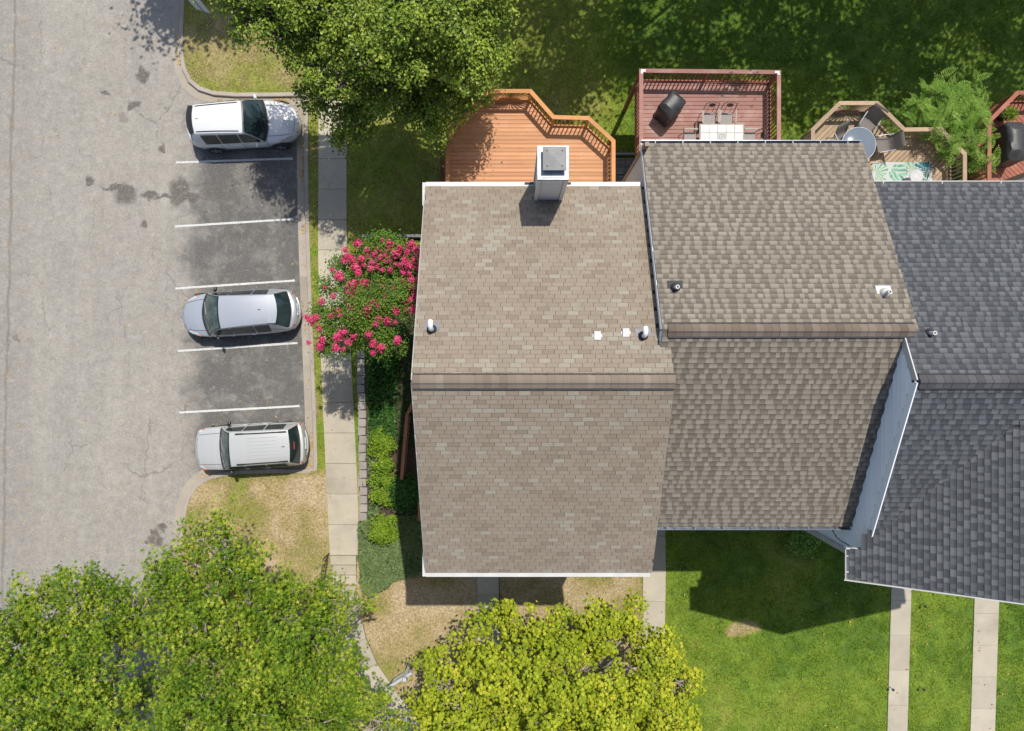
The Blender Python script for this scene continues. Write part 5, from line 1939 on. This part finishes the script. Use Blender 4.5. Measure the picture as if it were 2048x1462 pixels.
def crown_points(g, blobs, nclump, per, csize, zlo=-.35, shell=.55):
    B = np.array(blobs, float)
    wts = B[:, 3] * B[:, 4]
    pick = g.choice(len(B), nclump, p=wts / wts.sum())
    d = g.normal(size=(nclump, 3))
    d /= np.linalg.norm(d, axis=1, keepdims=True)
    d[:, 2] = np.where(d[:, 2] < zlo, -d[:, 2], d[:, 2])
    r = g.uniform(shell, 1.0, nclump) + (g.random(nclump) < .12) * g.uniform(.05, .3, nclump)
    cc = B[pick, :3] + d * B[pick, 3:6] * r[:, None]
    cnt = g.poisson(per, nclump)
    own = np.repeat(np.arange(nclump), cnt)
    cs = csize * g.uniform(.6, 1.35, nclump)
    off = g.normal(size=(len(own), 3)) * cs[own][:, None] * np.array([1, 1, .55])
    C = cc[own] + off
    out = d[own] * .5 + off / csize * .25
    nrm = out + np.array([0, 0, 1.0]) + g.normal(size=C.shape) * .8
    nrm[:, 2] = np.abs(nrm[:, 2]) + .05
    return C, nrm, cc


def dome_points(g, blobs, spacing, per, csize, zlo=-.1, outer=.1):
    """sprays of foliage: small domes spread over the boughs with crevices between them"""
    B = np.array(blobs, float)
    wts = B[:, 3] * B[:, 4]
    N0 = 9000
    pick = g.choice(len(B), N0, p=wts / wts.sum())
    d = g.normal(size=(N0, 3))
    d /= np.linalg.norm(d, axis=1, keepdims=True)
    d[:, 2] = np.where(d[:, 2] < zlo, -d[:, 2], d[:, 2])
    r = g.uniform(.55, 1.0, N0) + (g.random(N0) < outer) * g.uniform(.05, .3, N0)
    P = B[pick, :3] + d * B[pick, 3:6] * r[:, None]
    keep = []
    cell = {}
    sp = spacing * g.uniform(.75, 1.3, N0)
    for i in range(N0):
        k = tuple((P[i] // spacing).astype(int))
        ok = True
        for a in (-1, 0, 1):
            for b in (-1, 0, 1):
                for c in (-1, 0, 1):
                    for j in cell.get((k[0] + a, k[1] + b, k[2] + c), ()):
                        if np.sum((P[i] - P[j]) ** 2) < sp[i] ** 2:
                            ok = False
                            break
        if ok:
            cell.setdefault(k, []).append(i)
            keep.append(i)
    cc, dd = P[keep], d[keep]
    n = len(cc)
    cs = csize * g.uniform(.65, 1.3, n)
    cnt = g.poisson(per * (cs / csize) ** 2)
    own = np.repeat(np.arange(n), cnt)
    e = g.normal(size=(len(own), 3))
    e /= np.linalg.norm(e, axis=1, keepdims=True)
    e[:, 2] = np.where(e[:, 2] < -.25, -e[:, 2], e[:, 2])
    # every dome is stretched along its own twig
    st = g.uniform(.75, 1.35, (n, 2))
    off = e * np.stack([st[own, 0], st[own, 1], np.full(len(own), .72)], 1) * (cs[own] * np.clip(g.normal(.85, .24, len(own)), .1, 1.5))[:, None]
    C = cc[own] + off
    nrm = e * .8 + dd[own] * .25 + np.array([0, 0, .45]) + g.normal(size=C.shape) * .5
    nrm[:, 2] = np.abs(nrm[:, 2]) + .05
    return C, nrm, cc


def limb_mesh(base, cc, blobs, g, r0, nl, trunk_top):
    m = MB()
    b = Vector(base)
    tt = Vector(trunk_top)
    mid = b.lerp(tt, .5) + Vector((g.uniform(-.08, .08), g.uniform(-.08, .08), 0))
    m.tube([b - Vector((0, 0, .15)), b + Vector((0, 0, .2)), mid, tt], [r0 * 1.35, r0 * 1.05, r0 * .9, r0 * .72], 12)
    for bl in blobs:
        c = Vector(bl[:3]) + Vector((0, 0, -bl[5] * .15))
        st = b.lerp(tt, g.uniform(.6, 1.0))
        k = st.lerp(c, .5) + Vector((g.uniform(-.3, .3), g.uniform(-.3, .3), g.uniform(0, .5)))
        m.tube([st, k, c], [r0 * .42, r0 * .28, r0 * .12], 7)
        near = [Vector(q) for q in cc[np.argsort(np.linalg.norm(cc - np.array(c), axis=1))[:nl]]]
        for q in near:
            h = c.lerp(q, .5) + Vector((g.uniform(-.12, .12), g.uniform(-.12, .12), .1))
            s0 = k.lerp(c, g.uniform(.3, 1))
            m.tube([s0, h, q], [r0 * .11 + .008, r0 * .06 + .006, .006], 5, False)
    return m


def tree(name, label, cat, base, top, blobs, nclump, per, csize, lsize, tmpl, mat, seed, r0=.2, nl=9, bark='bark', group=None, shell=.55, zlo=-.35, fill=0):
    g = np.random.default_rng(seed)
    t = thing(name, label, cat, base, 0, group)
    C, N, cc = dome_points(g, blobs, nclump, per, csize, zlo) if isinstance(nclump, float) else crown_points(g, blobs, nclump, per, csize, zlo, shell)
    if fill:      # inner leaves deep in the crown
        C2, N2, _ = crown_points(g, [(b[0], b[1], b[2] - b[5] * .35, b[3] * .85, b[4] * .85, b[5] * .7) for b in blobs], int(fill / 40), 40, .3, -.6, .15)
        C, N = np.concatenate([C, C2]), np.concatenate([N, N2])
    limb_mesh(base, cc, blobs, g, r0, nl, top).build('trunk', bark, t, 60, off=base)
    size = lsize * g.uniform(.65, 1.25, len(C))
    obj('crown', leaf_mesh('crown', C, N, size, tmpl, mat, g, base), t)
    return t, cc


def blobs_px(lst, flat=.75, split=0, seed=0, dz=.9):
    """boughs from surveyed spots (px, py, radius, height); split: smaller sprays around each bough"""
    out = []
    g = np.random.default_rng(seed)
    for (px, py, r, z) in lst:
        p = W(px, py, z)
        rr = r * .9 * (H - z) / F
        if not split:
            out.append((p.x, p.y, z, rr, rr, rr * flat))
            continue
        a0 = g.uniform(0, 6.28)
        n = split if rr > .9 else 3
        for k in range(n):
            a = a0 + 2 * math.pi * k / n + g.uniform(-.5, .5)
            q = rr * g.uniform(.42, .62)
            e = rr * g.uniform(.36, .56)
            out.append((p.x + q * math.cos(a), p.y + q * math.sin(a), z + g.uniform(-dz, dz * .7), e, e * g.uniform(.8, 1.2), e * flat))
        out.append((p.x, p.y, z + rr * .2, rr * .45, rr * .45, rr * .4))
    return out


# big pear tree over the island and the orange deck
A = blobs_px([(465, 6, 38, 7.6), (545, 66, 52, 7.8), (560, -25, 80, 8.5), (480, -45, 70, 8.2), (500, 22, 58, 7.2), (590, 78, 62, 7.4), (650, 30, 75, 8.4), (700, 150, 70, 7.2), (770, 50, 100, 9.3), (830, 120, 80, 8.2), (880, 20, 100, 9.0), (930, 110, 80, 8.0), (985, 125, 52, 7.0), (975, 40, 60, 7.6),
              (640, 190, 52, 5.8), (720, 235, 52, 5.3), (790, 200, 62, 6.2), (870, 205, 62, 6.0), (945, 185, 40, 5.8), (870, 262, 30, 4.8), (690, 262, 34, 4.6), (640, 130, 55, 6.8), (820, -60, 130, 9.2), (650, -60, 100, 8.6), (960, -50, 90, 8.2), (540, -40, 70, 7.4)], .8, 5, 11, 1.1)
tree('pear_tree', 'large dense green tree beside the orange deck, its shade across the sidewalk', 'tree', (-4.6, 11.6, .12), (-4.3, 11.5, 4.2), A, .62, 165, .38, .10, OVAL, 'leaf_pear', 31, .26, 5, 'bark', shell=.78, zlo=-.1, fill=20000)

# sweetgums at the lower left
B1 = blobs_px([(50, 1235, 85, 7.0), (160, 1228, 90, 7.2), (265, 1225, 82, 7.2), (60, 1340, 110, 7.8), (200, 1350, 120, 8.3), (90, 1470, 120, 7.8), (-70, 1280, 90, 7.0), (-60, 1430, 120, 7.4), (260, 1450, 110, 8.0), (110, 1590, 140, 7.2)], .8, 5, 12, 1.0)
B2 = blobs_px([(350, 1165, 72, 6.8), (385, 1085, 48, 6.2), (440, 1060, 34, 6.0), (470, 1140, 72, 6.8), (400, 1250, 105, 8.0), (550, 1215, 78, 6.9), (640, 1235, 66, 6.4), (705, 1215, 36, 6.0), (530, 1330, 115, 8.4), (640, 1360, 82, 7.4), (400, 1390, 120, 8.6),
               (700, 1360, 46, 6.4), (735, 1415, 55, 6.2), (640, 1450, 100, 7.4), (500, 1470, 120, 8.0), (360, 1510, 120, 8.0), (620, 1560, 130, 7.2), (770, 1470, 40, 6.0)], .8, 5, 13, 1.0)
tree('sweetgum_tree', 'green star-leaved tree overhanging the end of the road', 'tree', (-15.9, -13.6, .1), (-15.9, -13.5, 4.4), B1, .66, 92, .42, .158, STAR, 'leaf_gum', 41, .22, 5, 'twig', 'star-leaved trees by the road', .7, -.1, 9000)
tree('sweetgum_tree', 'green star-leaved tree spreading over dry grass and sidewalk steps', 'tree', (-9.4, -12.2, .9), (-9.3, -12.2, 4.6), B2, .66, 92, .42, .158, STAR, 'leaf_gum', 42, .24, 5, 'twig', 'star-leaved trees by the road', .7, -.1, 12000)

# yellow-green maple in front of the end house
Cb = blobs_px([(868, 1335, 44, 4.6), (905, 1410, 80, 5.6), (955, 1285, 55, 5.0), (1005, 1232, 42, 4.6), (1085, 1262, 78, 5.6), (1100, 1375, 120, 7.0), (1195, 1262, 72, 5.6), (1268, 1250, 52, 5.0), (1292, 1345, 85, 5.9), (1352, 1372, 58, 5.0), (1335, 1440, 75, 5.4),
               (1200, 1420, 110, 7.0), (1000, 1355, 95, 6.3), (850, 1405, 38, 4.4), (985, 1480, 120, 6.0), (1200, 1520, 130, 6.2), (1340, 1530, 90, 5.0), (880, 1500, 80, 5.0)], .8, 5, 14, .7)
tree('maple_tree', 'yellow green broadleaf tree on the front lawn of the end house', 'tree', (1.4, -13.4, 1.05), (1.4, -13.4, 3.4), Cb, .54, 82, .34, .138, MAPLE, 'leaf_maple', 51, .17, 5, 'twig', shell=.7, zlo=-.1, fill=4000)

# trees north of the frame that shade the back lawn and the road
for i, (x, y, z, r, lb) in enumerate(((3.2, 17.6, 9.6, 3.6, 'tall shade tree behind the orange deck, shading the back lawn'), (9.4, 18.9, 10.2, 3.9, 'tall shade tree behind the faded red deck'), (15.6, 18.7, 10.0, 3.6, 'tall shade tree behind the tan deck'),
                                      (21.0, 17.6, 9.6, 3.8, 'tall shade tree behind the brick red deck'), (-12.2, 20.0, 8.2, 2.2, 'shade tree beside the road beyond the sign panels'))):
    g = np.random.default_rng(60 + i)
    bl = [(x, y, z, r * .8, r * .8, r * .6)]
    for k in range(7):
        a = 2 * math.pi * k / 7 + g.uniform(-.3, .3)
        rr = r * g.uniform(.75, 1.05)
        bl.append((x + rr * math.cos(a), y + rr * math.sin(a) * .8, z + g.uniform(-1.6, .6), r * .42, r * .42, r * .32))
    tree('shade_tree', lb, 'tree', (x, y + .4, .1), (x, y + .2, 5.5), bl, 95 if r > 3 else 70, 100, .5, .2, OVAL, 'leaf_dark', 70 + i, .24, 4, 'bark', 'shade trees at the back')

# flowering crape myrtle
Mb = blobs_px([(770, 520, 58, 6.2), (700, 545, 42, 6.0), (812, 528, 32, 6.0), (790, 590, 50, 6.4), (720, 610, 55, 6.4), (665, 640, 38, 5.8), (650, 575, 20, 5.7), (755, 660, 48, 6.0), (700, 682, 30, 5.6), (660, 690, 22, 5.4), (820, 600, 24, 6.0), (790, 690, 26, 5.3), (640, 620, 18, 5.6)], .7)
mt, mcc = tree('crape_myrtle', 'crape myrtle in pink bloom beside the sidewalk and the tan roof', 'tree', (-5.3, 2.1, .85), (-5.25, 2.15, 3.4), Mb, 330, 70, .16, .07, OVAL, 'leaf_myrtle', 81, .07, 7, 'twig')
fm = []
for k in range(4):
    g = np.random.default_rng(90 + k)
    n = 120
    d = g.normal(size=(n, 3))
    d /= np.linalg.norm(d, axis=1, keepdims=True)
    P = d * np.array([.105, .105, .12]) * (g.uniform(.15, 1.3, n) ** .8)[:, None]
    fm.append(leaf_mesh('flower_cluster', P, d + g.normal(size=d.shape) * .4 + np.array([0, 0, .4]), .045 * g.uniform(.6, 1.4, n), OVAL, 'flower', g, (0, 0, 0)))
g = np.random.default_rng(99)
spots = [(664, 540), (705, 520), (690, 500), (715, 487), (735, 500), (752, 492), (765, 480), (775, 500), (760, 515), (745, 525), (728, 530), (712, 535), (775, 520), (790, 528), (800, 495), (815, 505), (822, 490), (832, 500), (828, 520), (818, 532),
         (806, 545), (835, 535), (838, 510), (780, 538), (765, 540), (700, 512), (688, 522), (735, 512), (790, 510), (808, 520), (682, 557), (730, 565), (712, 568), (720, 582), (695, 575), (700, 587), (650, 575), (642, 603), (715, 605), (705, 615), (722, 615),
         (770, 600), (772, 587), (805, 565), (822, 558), (824, 573), (808, 605), (820, 600), (832, 592), (812, 620), (826, 618), (675, 622), (680, 630), (662, 632), (640, 636), (632, 636), (612, 634), (620, 640), (625, 648), (640, 656), (650, 668), (706, 636),
         (718, 628), (735, 632), (617, 685), (645, 680), (640, 692), (675, 675), (685, 665), (695, 685), (672, 696), (687, 698), (745, 690), (745, 706), (760, 696), (752, 649), (795, 680), (790, 645), (775, 640), (690, 600), (758, 500), (770, 510), (748, 508), (722, 518), (836, 560), (800, 530), (778, 488), (742, 538), (756, 534)]
spots += [(g.uniform(660, 830), g.uniform(500, 690)) for _ in range(34)]
for i, (px, py) in enumerate(spots):
    z = 6.5 if py < 560 else 6.3
    if px < 660:
        z = 5.8
    z += g.uniform(.1, .4)
    p = W(px, py, z)
    o = obj('flower_cluster', fm[i % 4], mt, p - Vector(mt.location))
    s = g.uniform(.6, 1.5)
    o.scale = (s, s, s * g.uniform(.9, 1.4))
    o.rotation_euler = (g.uniform(-.6, .6), g.uniform(-.6, .6), g.uniform(0, 6))


# sumac with pinnate fronds between the two decks
def frond_template(n=8):
    v, f = [], []
    for i in range(n + 1):
        y = i / n
        zc = -.35 * y * y + .12 * y
        l = .27 * math.sin(math.pi * min(1, .25 + .72 * y)) + .02
        for s in ((-1, 1) if i < n else (0,)):
            b = len(v)
            if s == 0:
                v += [(0, y, zc), (.035, y + .06, zc - .03), (0, y + .14, zc - .07), (-.035, y + .06, zc - .03)]
            else:
                v += [(0, y, zc), (s * l * .5, y - .005, zc + .02), (s * l, y + .05, zc - .03), (s * l * .5, y + .1, zc + .02)]
            f.append((b, b + 1, b + 2, b + 3) if s > 0 else (b, b + 3, b + 2, b + 1))
    for i in range(n):
        b = len(v)
        y0, y1 = i / n, (i + 1) / n
        v += [(-.006, y0, -.35 * y0 * y0 + .12 * y0), (.006, y0, -.35 * y0 * y0 + .12 * y0), (.006, y1, -.35 * y1 * y1 + .12 * y1), (-.006, y1, -.35 * y1 * y1 + .12 * y1)]
        f.append((b, b + 1, b + 2, b + 3))
    return v, f


FR = frond_template()
su = thing('sumac_shrub', 'bright green sumac with feathery fronds between tan and red decks', 'shrub', (15.9, 8.9, .12))
g = np.random.default_rng(17)
tips = [W(px, py, z) for px, py, z in ((1850, 205, 3.6), (1880, 170, 3.8), (1920, 190, 3.9), (1955, 175, 3.6), (1930, 230, 4.2), (1890, 240, 4.3), (1965, 235, 4.0), (1950, 280, 4.1), (1910, 290, 4.0), (1860, 250, 3.8), (1840, 235, 3.4), (1975, 265, 3.9), (1925, 265, 4.3),
                                       (1968, 310, 3.9), (1985, 322, 3.9), (1900, 210, 4.2), (1970, 205, 3.6), (1835, 215, 3.3), (1900, 180, 3.7), (1945, 210, 4.1))]
m = MB()
Pp, Vd, Nn, Sz = [], [], [], []
for tip in tips:
    b = Vector((15.9 + g.uniform(-.5, .5), 8.9 + g.uniform(-.5, .4), .1))
    m.tube([b, b.lerp(tip, .5) + Vector((0, 0, .3)), tip], [.035, .022, .01], 6)
    for k in range(int(g.integers(20, 27))):
        a = g.uniform(0, 2 * math.pi)
        tilt = g.uniform(-.05, .55)
        d = np.array([math.cos(a), math.sin(a), tilt])
        d /= np.linalg.norm(d)
        n_ = np.array([0, 0, 1.]) + g.normal(size=3) * .25
        n_ -= d * n_.dot(d)
        n_ /= np.linalg.norm(n_)
        Pp.append(np.array(tip) + np.array([0, 0, -g.uniform(0, .9)]) + g.normal(size=3) * .16)
        Vd.append(d), Nn.append(n_), Sz.append(g.uniform(.34, .56))
m.build('trunk', 'twig', su, 60, off=su.location)
Pp, Vd, Nn, Sz = [np.array(a) for a in (Pp, Vd, Nn, Sz)]
obj('crown', instance('crown', FR[0], FR[1], Pp - np.array(su.location), np.cross(Vd, Nn), Vd, Nn, np.stack([Sz * 1.2, Sz, Sz], 1), 'leaf_sumac'), su)


def bush(name, label, px, py, zc, rx, ry, rz, n, per, mat, ls, seed, group=None, cs=.12):
    p = W(px, py, zc)
    g = np.random.default_rng(seed)
    zg = tzf(p.x, p.y)
    t = thing(name, label, 'shrub', (p.x, p.y, zg), 0, group)
    C, N, cc = crown_points(g, [(p.x, p.y, zc, rx, ry, rz)], n, per, cs, -.1, .7)
    m = MB()
    for q in cc[:14]:
        m.tube([(p.x + g.uniform(-.08, .08), p.y + g.uniform(-.08, .08), zg - .05), tuple(Vector((p.x, p.y, zg)).lerp(Vector(q), .6)), tuple(q)], [.02, .012, .005], 5)
    m.build('stem', 'twig', t, 60, off=t.location)
    obj('crown', leaf_mesh('crown', C, N, ls * g.uniform(.7, 1.3, len(C)), OVAL, mat, g, t.location), t)


HG = 'yellow green shrubs in the planting bed'
def hedge(label, px, py, blobs, n, per, seed):
    p = W(px, py, 1.3)
    g = np.random.default_rng(seed)
    t = thing('hedge_shrub', label, 'shrub', (p.x, p.y, tzf(p.x, p.y)), 0, HG)
    B = [(p.x + a, p.y + b, 1.2 + c, r, r * g.uniform(.8, 1.2), r * .8) for a, b, c, r in blobs]
    C, N, cc = crown_points(g, B, n, per, .085, -.1, .55)
    m = MB()
    for q in cc[::3]:
        m.tube([(p.x + g.uniform(-.1, .1), p.y + g.uniform(-.1, .1), t.location.z - .05), tuple(Vector((p.x, p.y, t.location.z)).lerp(Vector(q), .55)), tuple(q)], [.016, .01, .004], 5)
    m.build('stem', 'twig', t, 60, off=t.location)
    obj('crown', leaf_mesh('crown', C, N, .08 * g.uniform(.6, 1.4, len(C)), OVAL, 'leaf_hedge', g, t.location), t)


hedge('sunny yellow green shrub, first of the row from the pink tree', 762, 885, [(-.1, .2, .1, .28), (.2, -.05, .15, .33), (-.25, -.3, .0, .25), (.1, -.45, .1, .25)], 70, 30, 201)
hedge('sunny yellow green shrub, second of the row from the pink tree', 764, 940, [(.15, .25, .2, .3), (-.2, .0, .05, .25), (.2, -.35, .1, .3), (-.3, -.5, .0, .2)], 66, 30, 202)
hedge('thin yellow green shrub with bare twigs, third of the row from the pink tree', 766, 996, [(.1, .3, .1, .22), (-.2, .05, .1, .26), (.25, -.2, .05, .2)], 34, 26, 203)
hedge('rounded yellow green shrub at the end of the row above the juniper', 766, 1056, [(-.2, .25, .1, .32), (.25, .2, .15, .33), (0, -.2, .25, .38), (.3, -.35, .05, .26), (-.35, -.25, .05, .24)], 100, 32, 204)
bush('shaded_shrub', 'dark green shrub in house shade between the two wooden railings', 815, 985, 1.4, .6, .7, .5, 60, 45, 'leaf_ivy', .09, 205)
bush('foundation_shrub', 'small leafy shrub under the brown roof gutter by blue siding', 1607, 1080, 1.7, .45, .4, .4, 40, 40, 'leaf_sumac', .1, 206)
# potted plant
p = W(2021, 226, ZD + .55)
t = thing('potted_plant', 'round potted plant with yellow green leaves inside the brick red railing', 'plant', (p.x, p.y, ZD))
MB().lathe([(.0, 0), (.13, 0), (.2, .3), (.21, .34), (.18, .34), (.17, .3), (0, .3)], (0, 0, 0), 20).build('pot', 'pot', t, 40)
g = np.random.default_rng(207)
C, N, cc = crown_points(g, [(0, 0, .5, .24, .24, .18)], 26, 34, .07, -.2, .5)
obj('foliage', leaf_mesh('foliage', C, N, .07 * g.uniform(.7, 1.3, len(C)), SLIM, 'leaf_hedge', g, (0, 0, 0)), t)


# ground covers
def cover(name, label, poly, dens, mat, tmpl, ls, seed, lift=.06, flat=.7, zn=.12):
    g = np.random.default_rng(seed)
    P = np.array([(p.x, p.y) for p in poly])
    x0, y0 = P.min(0)
    x1, y1 = P.max(0)
    n = int((x1 - x0) * (y1 - y0) * dens)
    x, y = g.uniform(x0, x1, n), g.uniform(y0, y1, n)
    w = .22 * (vnoise(x, y, 1.7, seed) - .5)
    k = inside([(a, b) for a, b in P], x + w, y + w)
    x, y = x[k], y[k]
    hgt = vnoise(x, y, 1.6, seed + 1, 3)
    C = np.stack([x, y, tz(x, y) + lift * g.uniform(.2, 1.2, len(x)) + zn * hgt], 1)
    N = np.array([0, 0, flat]) + g.normal(size=C.shape) * .55
    N[:, 2] = np.abs(N[:, 2])
    o = obj(name, leaf_mesh(name, C, N, ls * g.uniform(.6, 1.4, len(C)), tmpl, mat, g, (0, 0, 0)), None)
    tag(o, label, 'ground cover', kind='stuff')


bed = [W(738, 690, .9), W(738, 1040, .95), W(712, 1045, .7), W(712, 1150, 1.0), W(742, 1192, 1.1), W(800, 1155, 1.1), W(860, 1145, 1.1), W(900, 1120, 1.1), W(900, 500, .9), W(738, 500, .9)]
mb = MB()
bp = [(p.x, p.y) for p in [W(737, 498, .9), W(737, 1045, .95), W(860, 1120, 1.0), W(900, 1100, 1.0), W(900, 498, .9)]]
gx = np.arange(-6.2, -2.3, .2)
gy = np.arange(-8.1, 5.3, .2)
XX, YY = np.meshgrid(gx, gy)
ZZ = tz(XX, YY) + .025 + (vnoise(XX, YY, 2.5, 8) - .5) * .03
idx = np.arange(XX.size).reshape(XX.shape)
FA = np.stack([idx[:-1, :-1], idx[:-1, 1:], idx[1:, 1:], idx[1:, :-1]], -1).reshape(-1, 4)
tag(obj('planting_bed', np_mesh('planting_bed', np.stack([XX, YY, ZZ], -1).reshape(-1, 3), [FA], 'mulch'), None), kind='structure')
cover('ivy_cover', 'dark green ivy ground cover beside the block wall', [W(732, 700, .9), W(737, 880, .95), W(792, 880, 1), W(800, 690, .9)], 620, 'leaf_ivy', OVAL, .11, 301, .1)
cover('ivy_cover', 'green ivy ground cover along the wall beside the yellow shrubs', [W(735, 860, .95), W(738, 1045, .95), W(760, 1045, 1), W(760, 860, 1)], 560, 'leaf_juniper', OVAL, .1, 302, .1)
cover('shade_cover', 'low shaded plants between railing and house side', [W(795, 540, .9), W(795, 900, 1), W(900, 900, 1), W(900, 540, .9)], 220, 'leaf_ivy', SLIM, .14, 303, .06)
cover('juniper_cover', 'spreading juniper ground cover below the last yellow shrub', [W(716, 1045, .8), W(713, 1120, .85), W(720, 1160, 1.0), W(740, 1192, 1.05), W(800, 1153, 1.08), W(890, 1138, 1.1), W(890, 1030, 1.05), W(800, 1030, 1.05)], 1700, 'leaf_juniper', SLIM, .17, 304, .16, .8, .32)

# ------------------------------------------------------------------ turf blades and fallen leaves
NOGRASS += [bp, [(p.x, p.y) for p in [W(716, 1045, .8), W(713, 1120, .85), W(740, 1192, 1.05), W(800, 1153, 1.08), W(890, 1138, 1.1), W(890, 1030, 1.05)]],
            rect(4.2, 5.3, 7.1, 9.2)]
for o in bpy.data.objects:
    if o.type == 'MESH' and o.name.split('.')[0] in ('sidewalk_slab', 'walk_slab', 'step'):
        top = [v.co for v in o.data.vertices][len(o.data.vertices) // 2:]
        NOGRASS.append([(v.x, v.y) for v in top])
g = np.random.default_rng(400)
n = 1150000
x, y = g.uniform(-15.8, 23.4, n), g.uniform(-16.6, 16.8, n)
k = inside(K2 + [(60, -26), (60, 26)], x, y) & (np.hypot(x, y) > 3)
for poly in NOGRASS:
    a = np.array(poly)
    bb = (x > a[:, 0].min()) & (x < a[:, 0].max()) & (y > a[:, 1].min()) & (y < a[:, 1].max()) & k
    ii = np.where(bb)[0]
    k[ii[inside(poly, x[ii], y[ii])]] = False
x, y = x[k], y[k]
d = dryness(x, y)
thin = g.random(len(x)) < np.clip(1.25 - d * .75, .25, 1) * np.clip(vnoise(x, y, 3.2, 88, 3) * 3.4 - 1.0, .08, 1)
x, y, d = x[thin], y[thin], d[thin]
L = g.uniform(.06, .125, len(x)) * np.clip(1.15 - d * .5, .5, 1.2)
a = g.uniform(0, 2 * math.pi, len(x))
lean = g.uniform(.35, 1.1, len(x))
dirv = np.stack([np.cos(a) * lean, np.sin(a) * lean, np.ones(len(x))], 1)
dirv /= np.linalg.norm(dirv, axis=1, keepdims=True)
sd = np.stack([-np.sin(a), np.cos(a), np.zeros(len(x))], 1) * g.uniform(.006, .013, len(x))[:, None]
P0 = np.stack([x, y, tz(x, y) - .01], 1)
V = np.stack([P0 - sd, P0 + sd, P0 + dirv * L[:, None]], 1).reshape(-1, 3)
FA = np.arange(len(V)).reshape(-1, 3)
tag(obj('grass', np_mesh('grass', V, [FA], 'blade', {'dry': np.repeat(d, 3)}), None), 'short mown grass of the lawns and verges', 'grass', kind='stuff')

# leaf litter in the gutters and on the road
kp = resample(K2, .05)
off_in = offset_path(kp, .3)
g = np.random.default_rng(410)
C = []
for i in range(0, len(kp)):
    yy = kp[i].y
    if -16 < yy < 16:
        dn = vnoise(np.array([kp[i].x * 2]), np.array([yy]), .9, 77)[0]
        for _ in range(int(max(0, (dn - .48)) * 22 * g.random())):
            q = offset_path([kp[max(i - 1, 0)], kp[i], kp[min(i + 1, len(kp) - 1)]], g.uniform(.19, .36))[1]
            C.append((q.x + g.normal() * .03, q.y + g.normal() * .04, .03))
for _ in range(420):
    C.append((g.uniform(-22, -9), g.uniform(-12, 15), .012))
for _ in range(160):
    yy = g.uniform(-9, 14)
    C.append((g.uniform(-8.9, -6.9), yy, tzf(-7.5, yy) + .06))
for _ in range(120):
    xx, yy = g.uniform(-6, 22), g.uniform(-15.5, -9)
    C.append((xx, yy, tzf(xx, yy) + .09))
C = np.array(C)
N = np.array([0, 0, 1.]) + g.normal(size=C.shape) * .3
tag(obj('fallen_leaves', leaf_mesh('fallen_leaves', C, N, g.uniform(.04, .09, len(C)), OVAL, 'litter', g, (0, 0, 0)), None), 'dry orange and tan leaves lying in the gutter and on the road', 'leaves', kind='stuff')
